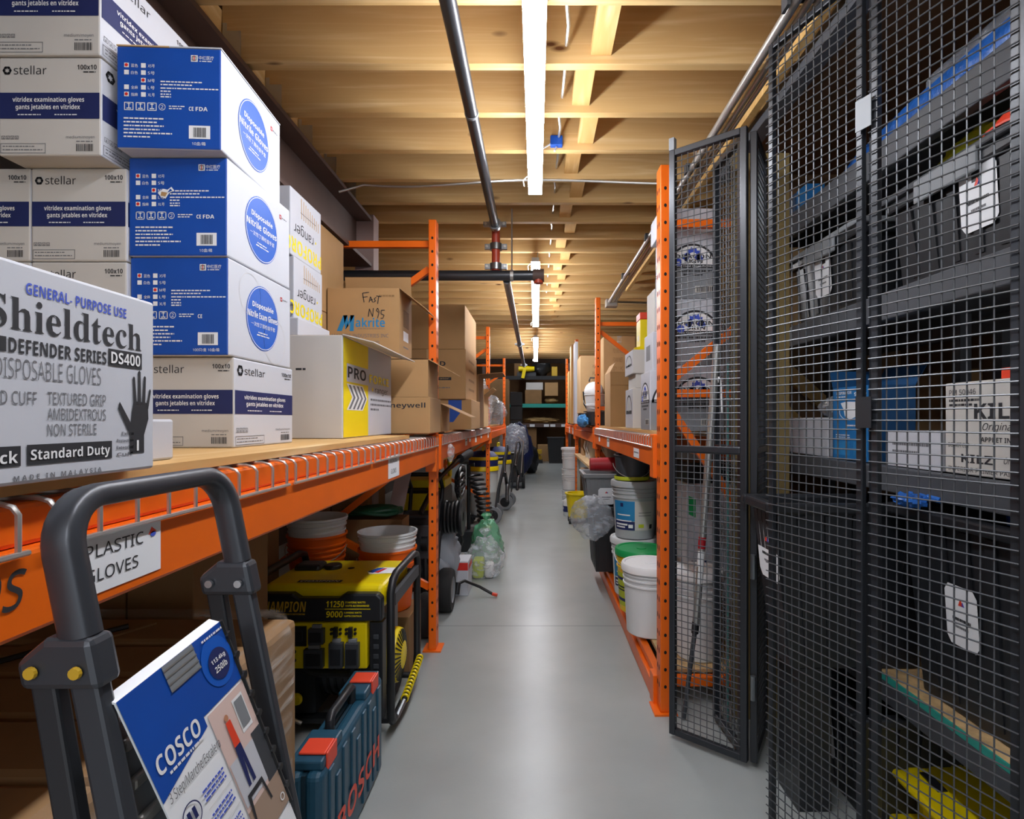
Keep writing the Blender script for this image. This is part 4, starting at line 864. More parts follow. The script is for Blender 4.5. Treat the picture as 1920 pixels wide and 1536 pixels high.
t = thing('shop_vacuum', 'small yellow and black upright vacuum behind the knotted bags', 'vacuum', (-.80, 4.66, 0)); m = M(); m.lathe([(0, .03), (.11, .03), (.12, .06), (.12, .36), (0, .36)], 'steel', (0, 0, 0), 24); m.build('tank', t, smooth=40)
m = M(); m.lathe([(.125, .36), (.135, .37), (.135, .40), (.125, .41), (.10, .46), (0, .48)], ['black', 'yellow_plastic', 'black', 'yellow_plastic', 'black'], (0, 0, 0), 24); m.build('head', t, smooth=40)
m = M(); m.tube([(.05, 0, .45), (.16, -.02, .44), (.19, -.05, .30), (.14, -.08, .14), (.05, -.13, .08)], .012, 'hose_black', 8); m.build('hose', t, smooth=50)
for x, y_ in ((.09, .09), (-.09, .09), (.09, -.09), (-.09, -.09)): m = M(); m.lathe([(0, -.012), (.028, -.012), (.028, .012), (0, .012)], 'black', (x, y_, .028), 12, 'x'); m.build('caster', t)
bag('plastic_bag', 'knotted clear bag of white and lime things on the floor past the first post', (-.425, 4.60, 0), (.165, .15, .17), 'clear', 11, None, True, amp=.28, pinch=.1)
t = thing('plastic_pouch', 'lime and white packs inside the front clear bag', 'pouch', (-.43, 4.6, 0)); m = M(); m.box(-.09, .0, -.07, .06, .003, .16, 'lime'); m.box(.01, .08, -.06, .06, .003, .12, 'white'); m.build('packs', t, bevel=.02)
bag('plastic_bag', 'green knotted plastic bag behind the lime-and-white bag', (-.44, 4.93, 0), (.15, .14, .21), 'clear_green', 12, None, True, amp=.35, pinch=.1)
# wet vacuums
def vac(label, loc, rz, lidc):
    t = thing('wet_vacuum', label, 'vacuum', loc, rz, 'wet vacuums on wheels')
    m = M(); m.lathe([(0, .10), (.15, .10), (.17, .14), (.18, .38), (.186, .39), (.186, .41), (.18, .42), (.185, .64), (.19, .66)], 'tank_grey', (0, 0, 0), 24); o = m.build('tank', t, smooth=40)
    g = M()
    for a in (-60, 120): g.box(.182*math.cos(R(a))-.02, .182*math.cos(R(a))+.02, .182*math.sin(R(a))-.02, .182*math.sin(R(a))+.02, .56, .68, 'black'); 
    g.build('clamp', o)
    m = M(); m.lathe([(.19, .66), (.20, .665), (.20, .70), (.19, .72), (.185, .72), (.185, .80), (.19, .80), (.19, .84), (.13, .90), (0, .92)], ['black', 'yellow_plastic', 'yellow_plastic', 'black', lidc, lidc, 'yellow_plastic', lidc, lidc], (0, 0, 0), 24); m.build('motor_head', t, smooth=40)
    m = M(); m.tube([(-.05, 0, .90), (-.05, 0, .96), (.08, 0, .96), (.08, 0, .90)], .014, 'yellow_plastic', 8); m.build('carry_grip', t, smooth=50)
    wheel(t, (.15, -.13, .115), .115, .05, 'mid_grey', 'black'); wheel(t, (-.16, -.13, .115), .115, .05, 'mid_grey', 'black')
    m = M(); m.tube([(-.15, -.13, .115), (.14, -.13, .115)], .012, 'black', 8); m.box(-.15, .15, -.12, .15, .085, .11, 'black'); 
    for x in (.1, -.1): m.lathe([(0, -.012), (.042, -.012), (.042, .012), (0, .012)], 'black', (x, .15, .043), 12, 'x')
    m.build('chassis', t, smooth=50)
    m = M(); m.tube([(.17, -.16, .15), (.19, -.2, .45), (.24, -.24, .62), (.24, -.30, .92), (.10, -.30, .98), (-.16, -.30, .98), (-.2, -.30, .92), (-.2, -.24, .62), (-.18, -.2, .45), (-.17, -.16, .15)], .013, 'dark_grey', 8); m.build('push_bar', t, smooth=50)
    m = M(); m.tube([(-.1, .1, .8)]+[(-.05+.16*math.cos(a*.7), -.26-.02*a*.2, .80-.035*a+.05*math.sin(a*1.3)) for a in range(14)], .022, 'hose_black', 8); m.build('suction_hose', t, smooth=50)
    return t
v1 = vac('grey wet vacuum with yellow and blue head beside the second left post', (-.67, 7.06, 0), 90, 'navy')
dup(v1, (-.56, 8.2, 0), 'grey wet vacuum farther back, nearer the white plastic cover', 84)
t = thing('vacuum_hose', 'ribbed black vacuum hose hanging down before the second left post', 'hose', (-.62, 5.6, 0)); m = M(); pts = []
for i in range(120):
    a = i*.55; z = .75-i*.0042; pts.append((.07*math.cos(a)+.05*math.sin(i*.02)+i*.0006, .07*math.sin(a), z))
m.tube(pts, .014, 'hose_black', 6); m.tube([pts[-1], (.1, 0, .1), (.22, -.02, .02)], .016, 'hose_black', 6); m.build('ribbed_hose', t, smooth=50)
m = M(); m.box(-.20, .06, -.14, .14, 0, .20, 'black_plastic'); m.tube([(-.06, 0, .2), (-.06, 0, .85), (.0, 0, .85)], .02, 'black', 8); m.build('hose_stand', t, bevel=.01)
t = thing('floor_scrubber', 'black and yellow machine under the deck behind the coiled cable', 'machine', (-.95, 4.7, 0)); m = M(); m.box(-.2, .2, -.3, .3, .06, .75, 'black_plastic'); m.build('housing', t, bevel=.04)
m = M(); m.box(-.15, .15, -.315, -.30, .55, .72, 'yellow_plastic'); m.box(-.12, .22, -.25, .1, .755, .82, 'yellow_plastic'); m.build('cover_panel', t, bevel=.01); m = M(); m.tube([(.10, -.2, .82), (.16, -.22, .98), (.22, .0, 1.0), (.2, .12, .82)], .02, 'yellow_plastic', 8); m.build('grip', t, smooth=50)
for x in (-.15, .15): wheel(t, (x, -.2, .06), .06, .04)
t = thing('covered_machine', 'machine under a crumpled white plastic cover at the far left', 'machine', (-.44, 10.8, 0)); m = M(); m.blob((0, 0, .86), (.30, .42, .36), 'clear_grey', .2, 2, 21); m.build('plastic_cover', t, smooth=60)
m = M(); m.box(-.2, .2, -.3, .3, .12, .72, 'black_plastic'); m.build('housing', t, bevel=.03); wheel(t, (.2, -.2, .13), .13, .06, 'rubber', 'mid_grey'); wheel(t, (-.2, -.2, .13), .13, .06, 'rubber', 'mid_grey')
m = M(); m.tube([(.16, -.3, .3), (.2, -.42, .9), (.1, -.42, 1.0)], .014, 'galv', 8); m.build('push_bar', t, smooth=50)
t = thing('canvas_tarp', 'dark blue tarp over a stack behind the white plastic cover', 'tarp', (-.42, 12.6, 0)); m = M(); m.blob((0, 0, .62), (.34, .45, .58), 'navy', .22, 2, 31, flat=-.61); m.build('tarp_sheet', t, smooth=60)
bag('garbage_bag', 'black garbage bag standing past the blue tarp, far left of the aisle', (-.12, 13.7, 0), (.20, .22, .36), 'bag_black', 41, None, True, cat='garbage bag')
# ================================================================ right rack: deck
RZ = 1.2485
def dragon(g, fr):
    for nm in ('front', 'left'):
        a = fr[nm]; k = a[2].length/a[1].length; w_ = .80 if nm == 'front' else .78
        g.rect(a, .01, .99, .01, .50, 'arch_grey')
        g.ring(a, .5, .46, .46, .46/k, .085, 'ink', 2, 40, 0, 180); g.shape(a, [(.5+.42*math.cos(R(q)), .46+.42/k*math.sin(R(q))) for q in range(0, 181, 10)], 'white', 1.5)
        # blue curled crest, spiky on its outer edge
        n = 16; pts = []
        for i in range(n+1):
            q = R(-40+250*i/n); rr_ = .19 if i % 2 else .145; pts.append((.5+rr_*math.cos(q)*.9, .63+rr_/k*math.sin(q)))
        for i in range(n, -1, -1):
            q = R(-40+250*i/n); pts.append((.5+.085*math.cos(q), .63+.085/k*math.sin(q)))
        vs = [g.fp(a, u, v, 2.5) for u, v in pts]; L_ = len(pts); g.add(vs, [(i, i+1, L_-2-i, L_-1-i) for i in range(n)], 'ink_blue')
        g.shape(a, [(.30, .60), (.40, .70), (.46, .66), (.40, .56)], 'ink_blue', 2.5); g.shape(a, [(.52, .62), (.62, .70), (.70, .60), (.60, .56)], 'ink_blue', 2.5)
        g.text(a, 'DRAGON', .17, .84, .605, .665, 'ink', .02, 0, 4); g.text(a, 'SKIN', .34, .68, .535, .59, 'ink', .02, 0, 4); g.disc(a, .22, .545, .075, .075/k, 'ink_blue', 3, 20); g.rect(a, .19, .25, .535, .555, 'white', 4)
        g.rect(a, .04, .96, .46, .515, 'ink', 2); g.text(a, 'Strong Hold Clean Release', .09, .91, .468, .503, 'white', 0, 0, 4)
        g.dashes(a, .14, .86, .40, .03, 'ink', 1, 2); g.dashes(a, .32, .68, .345, .03, 'ink', 2, 2)
        g.rect(a, .54, .92, .09, .19, 'carton_grey', 2); g.barcode(a, .57, .89, .10, .18, 'ink', 4, 3)
gd = 'white and grey arch-logo cartons'
CW = ['carton_white']*6
for i in range(3):
    dx = (.012, .0, -.012)[i]
    carton('arch_carton', 'white and grey DRAGON SKIN carton by the first right post, ' + ('bottom one', 'second one up', 'third one up')[i], .61+dx, .853+dx, 2.545, 2.775, RZ+.305*i, RZ+.305*i+.303, CW, gd, dragon)
carton('arch_carton', 'white carton on top of the arch-logo stack by the first right post', .575, .84, 2.56, 2.78, RZ+.915, RZ+1.03, 'carton_white')
carton('arch_carton', 'white DRAGON SKIN carton behind the near stack, at the aisle edge', .575, .82, 2.80, 3.04, RZ, RZ+.303, CW, gd, dragon)
def small_label(g, fr):
    a = fr['left']; g.rect(a, .25, .75, .3, .7, 'paint_grey'); b = fr['front']; g.rect(b, .1, .8, .15, .8, 'paint_grey')
carton('small_carton', 'white carton with grey label on the second arch-logo carton, aisle side', .59, .80, 2.81, 3.02, RZ+.304, RZ+.50, 'carton_white', None, small_label)
carton('small_carton', 'small white carton balanced on the grey-labelled one, aisle side', .60, .78, 2.82, 3.0, RZ+.501, RZ+.72, 'carton_grey')
def arch1(g, fr):
    a = fr['left']; k = a[2].length/a[1].length; g.ring(a, .5, .45, .38, .40, .12, 'ink', 1, 30, 0, 180); g.rect(a, .12, .88, .36, .45, 'ink'); g.disc(a, .5, .58, .14, .14/k, 'tank_grey', 1, 16); g.rect(fr['front'], .62, .98, .1, .75, 'paint_grey')
carton('arch_carton', 'grey-white carton in the middle stack, bottom one, arch printed on its aisle side', .60, .86, 3.44, 3.72, RZ, RZ+.25, ['carton_white', 'carton_grey', 'carton_grey', 'carton_grey', 'carton_grey', 'carton_grey'], None, arch1)
carton('arch_carton', 'grey-white carton in the middle stack, middle one', .62, .86, 3.45, 3.72, RZ+.251, RZ+.34, 'carton_grey')
carton('arch_carton', 'grey-white carton in the middle stack, top one, beneath the yellow tub', .60, .87, 3.44, 3.74, RZ+.341, RZ+.49, ['carton_white', 'carton_grey', 'carton_grey', 'carton_grey', 'carton_grey', 'carton_grey'], None, arch1)
t = thing('cleaner_box', 'yellow box with a red top standing on the middle stack', 'box', (.735, 3.58, RZ+.491)); m = M(); m.lathe([(0, 0), (.098, 0), (.104, .012), (.104, .026), (0, .026)], 'yellow_plastic', (0, 0, 0), 24); m.build('tub_lid', t, smooth=40)
m = M(); m.box(-.075, .075, -.065, .065, .0265, .20, 'yellow'); m.build('body', t, bevel=.004); m = M(); m.box(-.076, .076, -.066, .066, .2005, .245, 'red_orange'); m.build('top', t, bevel=.004)
m = M(); fr = faces(-.075, .075, -.065, .065, .0265, .20); m.disc(fr['front'], .62, .72, .28, .2, 'white'); m.ring(fr['front'], .62, .72, .30, .22, .15, 'ink', 2); m.dashes(fr['front'], .3, .9, .1, .1, 'red', 1); m.disc(fr['left'], .5, .35, .12, .12, 'white'); m.build('printing', t)
carton('cardboard_box', 'open brown box with a tall flap, between the middle stack and the second right post', .57, .86, 4.25, 4.6, RZ, RZ+.42, 'card', None, None, open_=True, flaps=(('right', 65, .16), ('left', 118, .08), ('front', -86, .1)))
# second bay
def textbox(g, fr):
    a = fr['front']
    for i, (s, l) in enumerate((('POLYURETHANE', .5), ('FOAM NET', .48), ('QTY: 1 PC', .5), ('SIZE AS SHOWN', .9))): g.text(a, s, .3, .3+l*.62, .78-.12*i, .84-.12*i, 'card_dark')
W2 = 1.2505
carton('bulky_case', 'dark deck case filling the second right bay under the blue film', .525, 1.04, 5.3, 6.9, W2, W2+.13, 'black_plastic', cat='case')
tt = thing('film_wrap', 'crumpled blue film hanging over the edge of the second right bay', 'plastic film', (.497, 6.0, W2)); m = M(); m.blob((0, 0, .04), (.020, .65, .065), 'tarp_blue', .3, 4, 3); m.build('film', tt, smooth=60)
carton('cardboard_box', 'big brown box with printed lines in the second right bay', .515, 1.0, 6.45, 6.95, W2+.131, W2+.80, ['card_light']*6, None, textbox, tape='film')
carton('cardboard_box', 'brown plastic-wrapped box behind the second right post, high up', .70, 1.03, 5.75, 6.3, W2+.131, W2+.92, 'card', None, textbox, tape='film')
t = thing('work_lamp', 'round white work lamp on a black stand beside the printed brown box', 'lamp', (.592, 5.655, W2+.131)); 
m = M(); m.lathe([(0, -.13), (.05, -.13), (.085, -.09), (.10, .0), (.095, .08), (.085, .12)], 'white', (0, 0, .21), 24, 'y'); m.lathe([(.085, .119), (0, .119)], 'mid_grey', (0, 0, .21), 24, 'y'); m.build('head', t, smooth=50)
m = M(); m.tube([(-.11, 0, .21), (-.10, 0, .08), (-.06, 0, .01), (.06, 0, .01), (.10, 0, .08), (.11, 0, .21)], .008, 'black', 8); m.tube([(-.05, 0, .31), (-.04, 0, .35), (.04, 0, .35), (.05, 0, .31)], .008, 'black', 8); m.build('yoke', t, smooth=50)
m = M(); m.box(-.1, .12, -.09, .09, 0, .008, 'black'); m.build('base', t)
pail('white_pail', 'white pail with a wire bail standing under the work lamp in the second bay', (.575, 5.41, W2+.1315), 'bucket_white', None, .17, .08, .10, None, rg=(.13, .15))
# tall boards
for i, (y0, x0, h_, w_) in enumerate(((7.12, .50, 1.06, .02), (7.88, .50, 1.12, .02), (8.5, .50, .80, .04))):
    t = thing('wooden_board', ('tallest upright board at the aisle edge of the second right bay, whitish', 'upright yellow board just behind the whitish one', 'shorter upright board with a rounded top, farthest of the three')[i], 'board', (x0, y0, W2), 0, 'upright boards')
    m = M(); m.box(0, .042, 0, .30, .001, h_, ('carton_white', 'lath_wood', 'lath_wood')[i]); m.build('plank', t, bevel=.008); m = M(); m.box(.0425, .052, 0, .30, .001, h_-.02, 'lath_wood'); m.build('backing', t)
carton('cardboard_box', 'brown box under the deck of the second right bay with two dark bars printed', .60, .92, 7.1, 7.45, .846, 1.06, 'card', None, lambda g, fr: [g.rect(fr['front'], u, u+.08, .5, .85, 'ink') for u in (.3, .45, .6)])
# lower shelf of the second bay
tag(boxm(.525, 1.08, 5.35, 7.6, .82, .845, 'osb').build('lower_shelf'), 'pale shelf board under the deck of the second right bay', 'shelf board')
t = bpy.data.objects['lower_shelf']
m = M(); m.box(.55, .59, 5.4, 5.44, 0, .819, 'galv'); m.box(.55, .59, 7.4, 7.44, 0, .819, 'galv'); m.box(1.03, 1.07, 5.4, 5.44, 0, .819, 'galv'); m.box(1.03, 1.07, 7.4, 7.44, 0, .819, 'galv'); m.build('leg_frame', t)
def jug(label, loc):
    t = thing('jug', label, 'jug', loc, 0, 'white jugs'); m = M(); m.lathe([(0, 0), (.062, 0), (.068, .01), (.068, .17), (.055, .21), (.022, .235), (.022, .25), (0, .25)], 'bucket_white', (0, 0, 0), 20); m.build('bottle', t, smooth=45)
    m = M(); m.lathe([(.025, .236), (.026, .262), (0, .264)], 'white', (0, 0, 0), 14); m.build('cap', t, smooth=40); m = M(); m.tube([(-.05, -.02, .20), (-.075, -.03, .2), (-.085, -.03, .14), (-.066, -.02, .09)], .01, 'bucket_white', 8); m.build('grip', t, smooth=50); return t
j = jug('white plastic jug on the lower shelf, the one nearest the camera', (.67, 6.4, .8455)); dup(j, (.84, 6.38, .8455), 'white plastic jug on the lower shelf, deeper in beside the nearest jug'); dup(j, (.67, 6.75, .8455), 'white plastic jug on the lower shelf, behind the nearest jug')
# ================================================================ right rack: bottom shelf
CZ = .1425
pail('white_pail', 'plain white lidded pail beside the first right post', (.63, 3.05, CZ), 'bucket_white', 'white', bail=False, group=None)
def ylab(g): wrap_label(g, .13, .15, .37, 150, 330, .04, .24, [(0, 1, 0, 1, 'lime'), ]); wrap_label(g, .1305, .1505, .37, 160, 300, .05, .23, [(0, .6, .8, .9, 'navy'), (0, .7, .1, .2, 'navy'), (.1, .7, .45, .5, 'ink'), (.1, .6, .55, .6, 'ink')])
pail('yellow_pail', 'yellow pail with a green lid behind the plain white pail', (.645, 3.40, CZ), 'bucket_yellow', 'green_plastic', art=ylab, bail_mt='white', rz=-20)
def blab(g):
    wrap_label(g, .13, .15, .37, 195, 320, .06, .25, [(0, .52, .32, 1, 'cyan_mark'), (0, .52, 0, .30, 'navy'), (.52, 1, 0, 1, 'carton_grey')])
    wrap_label(g, .1312, .1512, .37, 195, 320, .06, .25, [(.2, .27, .80, .93, 'navy'), (.05, .45, .30, .34, 'white'), (.05, .36, .16, .22, 'white'), (.05, .30, .07, .12, 'white'), (.38, .48, .08, .2, 'white'), (.60, .72, .1, .22, 'lime'), (.86, .94, .05, .2, 'ink'), (.6, .9, .5, .52, 'ink_grey'), (.6, .9, .6, .62, 'ink_grey'), (.1, .42, .5, .54, 'white')])
pail('grey_pail', 'blue-labelled pail at the bottom of the paint stack', (.66, 3.735, CZ), 'bucket_white', 'bucket_white', art=blab, group='blue-labelled pails', bail=False)
pail('grey_pail', 'grey blue-labelled paint pail standing on another pail', (.665, 3.735, CZ+.379), 'bucket_grey', 'bucket_grey', art=blab, group='blue-labelled pails', bail=False)
t = pail('grey_pail', 'small dark grey pail with a lime rim on top of the paint pails', (.645, 3.735, CZ+.758), 'dark_grey', None, .17, .10, .115, None, rg=(.02, .03))
m = M(); m.lathe([(.1165, .0), (.1175, .012), (.1165, .024)], 'lime', (0, 0, .003), 24); m.build('rim_band', t)
pail('white_pail', 'large white container on the bottom shelf seen through the mesh door, front', (.80, 2.74, CZ), 'bucket_white', 'white', .42, .105, .12, None, bail=False)
def whitebox(g, fr): a = fr['front']; g.shape(a, [(.1, .35), (.45, .35), (.45, .5), (.1, .5)], 'navy'); g.dashes(a, .1, .7, .25, .02, 'ink_grey', 2); g.shape(a, [(.05, .8), (.2, .78), (.2, .9), (.05, .92)], 'green_plastic')
carton('carton', 'tall white carton on the bottom shelf behind the mesh door', .80, 1.045, 2.95, 3.3, CZ, CZ+.82, 'carton_white', None, whitebox)
carton('storage_bin', 'dark plastic bin on top of the tall white carton', .81, 1.04, 2.96, 3.28, CZ+.8205, CZ+.93, 'black_plastic', cat='bin')
carton('storage_bin', 'dark bin deep in the bottom shelf behind the paint pails', .83, 1.04, 3.5, 4.1, CZ, CZ+.80, 'black_plastic', cat='bin')
# bins with the bag
def tub(name, label, loc, w_, l, h, mt, tp=.86, rim=.02, sticker=None, lid=None, group=None, rz=0, cat='bin'):
    t = thing(name, label, cat, loc, rz, group); a, b = w_/2, l/2
    m = M(); vs = [(-a*tp, -b*tp, 0), (a*tp, -b*tp, 0), (a*tp, b*tp, 0), (-a*tp, b*tp, 0), (-a, -b, h), (a, -b, h), (a, b, h), (-a, b, h)]; k = 1-.012/a; k2 = 1-.012/b
    vs += [(-a*k, -b*k2, h), (a*k, -b*k2, h), (a*k, b*k2, h), (-a*k, b*k2, h), (-a*tp*k, -b*tp*k2, h*.4), (a*tp*k, -b*tp*k2, h*.4), (a*tp*k, b*tp*k2, h*.4), (-a*tp*k, b*tp*k2, h*.4)]
    fs = [(3, 2, 1, 0)]
    for i in range(4): j_ = (i+1) % 4; fs += [(i, j_, 4+j_, 4+i), (4+i, 4+j_, 8+j_, 8+i), (8+i, 8+j_, 12+j_, 12+i)]
    fs += [(12, 13, 14, 15)]; m.add(vs, fs, mt)
    m.build('tub_body', t, bevel=.008)
    m = M(); r_ = rim; rz_ = h-.03
    m.box(-a-r_, a+r_, -b-r_, -b+.004, rz_, h+.004, mt); m.box(-a-r_, a+r_, b-.004, b+r_, rz_, h+.004, mt); m.box(-a-r_, -a+.004, -b+.004, b-.004, rz_, h+.004, mt); m.box(a-.004, a+r_, -b+.004, b-.004, rz_, h+.004, mt); m.build('rim', t, bevel=.008)
    m = M(); nr = 5
    for i in range(nr):
        f = -.7+1.4*i/(nr-1)
        m.bar((-a*tp-.002, b*f*tp, .03), (-a-.003, b*f, h-.04), .006, .03, mt, up=(0, 1, 0)); m.bar((a*f*tp, -b*tp-.002, .03), (a*f, -b-.003, h-.04), .03, .006, mt, up=(0, 1, 0))
    m.build('ribs', t)
    if sticker:
        m = M(); f, u0, u1, v0, v1 = sticker
        if f == 'left': X = lambda v: -a*(tp+(1-tp)*v)-.007; p = lambda u, v: V((X(v), b-2*b*u, h*v))
        else: Y = lambda v: -b*(tp+(1-tp)*v)-.007; p = lambda u, v: V((-a+2*a*u, Y(v), h*v))
        o = p(u0, v0); fr = (o, p(u1, v0)-o, p(u0, v1)-o, V((-1, 0, 0)) if f == 'left' else V((0, -1, 0)))
        c = .12; m.shape(fr, [(c, 0), (1-c, 0), (1, c), (1, 1-c), (1-c, 1), (c, 1), (0, 1-c), (0, c)], 'paper'); m.shape(fr, [(.42, .68), (.5, .80), (.58, .68)], 'red_orange', 2); m.shape(fr, [(.5, .68), (.56, .76), (.62, .68)], 'ink_blue', 2); m.dashes(fr, .22, .78, .42, .05, 'ink', 3, 2); m.dashes(fr, .3, .7, .30, .04, 'ink_grey', 4, 2); m.build('sticker', t)
    if lid:
        m = M(); m.box(-a-r_-.012, a+r_+.012, -b-r_-.012, b+r_+.012, h+.0045, h+.026, lid); m.box(-a*.9, a*.9, -b*.9, b*.9, h+.026, h+.046, lid); m.box(-a-r_-.014, -a-r_-.002, -.12, .12, h-.05, h+.02, 'mid_grey'); m.build('lid', t, bevel=.008)
    return t
tub('trash_bin', 'tall black bin on the bottom shelf behind the paint pails, bag over its rim', (.60, 4.42, CZ), .34, .46, .50, 'black_plastic', .85)
t = tub('grey_bin', 'grey rectangular bin with a white sheet on its front, above the black bin', (.545, 4.46, .649), .33, .40, .235, 'grey_plastic', .86, sticker=('front', .30, .68, .0, .55))
bag('plastic_bag', 'clear plastic bag puffed out over the aisle beside the grey bin', (.41, 4.05, .44), (.15, .10, .16), 'clear_grey', 51, amp=.22, clamp=False, pinch=0)
t = thing('scoop', 'dark red plastic scoop lying on the grey bin', 'scoop', (.53, 4.42, .889)); m = M(); m.lathe([(0, -.10), (.05, -.10), (.058, .1)], 'maroon', (0, 0, .059), 20, 'x'); m.build('bowl', t, smooth=50); m = M(); m.bar((.09, 0, .06), (.2, .02, .08), .03, .02, 'maroon'); m.build('handle', t)
carton('clear_tub', 'purple tub hanging back under the deck behind the red scoop', .72, .98, 4.72, 4.98, CZ, CZ+.88, 'purple', cat='tub')
t = thing('mop_bucket', 'yellow mop bucket on casters at the aisle edge past the grey bin', 'bucket', (.545, 7.05, 0)); m = M(); m.lathe([(0, .07), (.13, .07), (.135, .09), (.165, .36), (.18, .365), (.18, .38), (.15, .38), (.12, .15), (0, .15)], 'yellow_plastic', (0, 0, 0), 20); m.build('tub_body', t, smooth=40)
for x, y_ in ((-.12, -.1), (.12, -.1), (-.12, .1), (.12, .1)): m = M(); m.lathe([(0, -.014), (.035, -.014), (.035, .014), (0, .014)], 'black', (x, y_, .035), 14, 'x'); m.bar((x, y_, .035), (x, y_, .075), .02, .03, 'galv'); m.build('caster', t, smooth=40)
for i in range(3):
    pail('white_pail', 'white pail in the stack at the far right edge of the aisle, ' + ('bottom one', 'middle one', 'top one')[i], (.50, 7.98, .30*i+.001), 'bucket_white', None if i < 2 else 'bucket_white', .30, .115, .13, 'white pails at the aisle edge', rg=(.18, .21, .24, .27), bail=False)
t = jug('white bottle with a blue label in front of the far white pails', (.44, 7.6, .0)); 
m = M(); m.lathe([(.0687, .05), (.0687, .13)], 'navy', (0, 0, 0), 20); m.build('paper_label', t)
carton('cardboard_box', 'brown box at floor level behind the far white pails', .66, 1.0, 8.3, 8.8, 0, .55, 'card_dark')
tub('storage_bin', 'large grey bin under the lower shelf of the second right bay', (.86, 6.3, .0), .36, .9, .6, 'dark_grey', .85)
# last bay of the right rack
carton('cardboard_box', 'tall brown box at the far end of the right rack', .605, 1.03, 8.95, 9.5, W2, W2+.75, 'card')
tag(boxm(.545, .60, 9.0, 9.15, W2+.0005, W2+.22, 'blue_box').build('blue_box'), 'small blue box beyond the boards on the right rack', 'box')
# ================================================================ mesh cage on the right
def leaf(name, label, p0, p1, zb, zt, mids=(), fw=.025, sp=.0262, group='black mesh panels of the cage', over=False):
    p0 = V((p0[0], p0[1], 0)); p1 = V((p1[0], p1[1], 0)); L = (p1-p0).length; ang = math.degrees(math.atan2(p1.y-p0.y, p1.x-p0.x))
    t = thing(name, label, 'mesh panel', (p0.x, p0.y, zb), ang, group); h = zt-zb; w2 = fw/2
    for x in (w2, L-w2): m = M(); m.box(x-w2, x+w2, -w2, w2, 0, h, 'cage_black'); m.build('stile', t, bevel=.003)
    for z in (w2, h-w2)+tuple(q-zb for q in mids): m = M(); m.box(fw+.0002, L-fw-.0002, -w2, w2, z-w2, z+w2, 'cage_black'); m.build('rail', t, bevel=.003)
    m = M(); r = .0019; yo = -w2-r if over else -w2*.2; ex = -.002 if over else fw*.4; nx = round((L-2*fw)/sp); nz = round((h-2*fw)/sp)
    for i in range(1, nx): x = fw+(L-2*fw)*i/nx; m.tube([(x, yo, min(ex, fw*.5)), (x, yo, h-min(ex, fw*.5))], r, 'wire_dark', 5, cap=False)
    for i in range(1, nz): z = fw+(h-2*fw)*i/nz; m.tube([(ex, yo-2*r, z), (L-ex, yo-2*r, z)], r, 'wire_dark', 5, cap=False)
    m.build('wire_mesh', t, smooth=60); return t
dA = leaf('mesh_door', 'open black mesh door leaf standing out beside the first right post', (.5505, 2.275), (.792, 2.075), .02, 2.40, (1.185,))
m = M(); m.box(.0, .022, -.012, .012, 2.38, 2.43, 'mid_grey'); m.build('top_pin', dA)
dB = leaf('mesh_door', 'dense-looking mesh leaf seen almost edge-on behind the open door', (.795, 2.13), (.775, 2.40), .02, 2.40, (1.185,))
dC = leaf('mesh_door', 'folded mesh leaf edge between the open door and the fixed cage front', (.812, 2.07), (.948, 2.30), .02, 2.38, (1.185,), sp=.025)
m = M(); 
for z in (.25, .7): m.tube([(-.012, .0, z-.01), (-.012, .0, z+.08)], .010, 'steel', 8)
m.build('hinge', dC)
q0 = V((.739, 1.75)); dv = V((.36, -.93)).normalized(); kq = 1/math.hypot(.36, .93)
Q = lambda s: tuple(q0+dv*s)
p1 = leaf('mesh_panel', 'fixed black mesh panel of the cage front, beside the folded door leaves', Q(0), Q(.325), .02, 2.478, (), fw=.018, over=True)
p2 = leaf('mesh_panel', 'fixed black mesh panel of the cage front nearest the camera', Q(.350), Q(.675), .02, 2.50, (), fw=.018, over=True)
t = thing('cage_post', 'black square post between the two fixed mesh panels', 'post', (*Q(.3375), 0), math.degrees(math.atan2(dv.y, dv.x)))
m = M(); m.box(-.0092, .0092, .012, .036, 0, 2.56, 'cage_black'); m.build('post_tube', t, bevel=.002)
for z, q in ((2.05, 'mid_grey'), (1.28, 'cage_black')): m = M(); m.box(-.022, .022, -.0205, -.0180, z, z+.08, q); m.build('joining_plate', t)
m = M(); m.box(-.04, .04, .0, .06, 0, .006, 'cage_black'); m.build('base_plate', t)
t = thing('cage_post', 'black post closing the cage front at the right edge', 'post', (*Q(.70), 0), math.degrees(math.atan2(dv.y, dv.x))); m = M(); m.box(-.02, .02, -.02, .02, 0, 2.56, 'cage_black'); m.build('post_tube', t, bevel=.002); m = M(); m.box(-.04, .04, -.04, .04, 0, .005, 'cage_black'); m.build('base_plate', t)
# ---- shelving inside the cage
SX0, SX1, SY0, SY1 = 1.13, 1.70, .70, 2.93
t = thing('shelving_unit', 'dark steel shelving inside the mesh cage', 'shelf', (0, 0, 0))
for x in (SX0+.42, SX1):
    for y_ in (SY0, 2.02, SY1): m = M(); m.box(x-.02, x+.02, y_-.02, y_+.02, 0, 2.42, 'shelf_black'); m.build('upright', t)
for z, hh, mt_ in ((.455, .07, 'shelf_black'), (1.150, .08, 'shelf_black'), (1.715, .09, 'shelf_black'), (2.215, .10, 'shelf_black')):
    for x in (SX0, SX1-.03): m = M(); m.box(x, x+.03, SY0, SY1, z-hh, z, mt_); m.build('beam', t, bevel=.004)
    if z > 1: m = M(); m.box(SX0+.0302, SX1-.0302, SY0, SY1, z-.03, z-.005, 'shelf_black'); m.build('shelf_pan', t)
    else: m = M(); m.box(SX0+.0302, SX1-.0302, SY0, SY1, z-.03, z-.02, 'shelf_black'); m.build('shelf_pan', t)
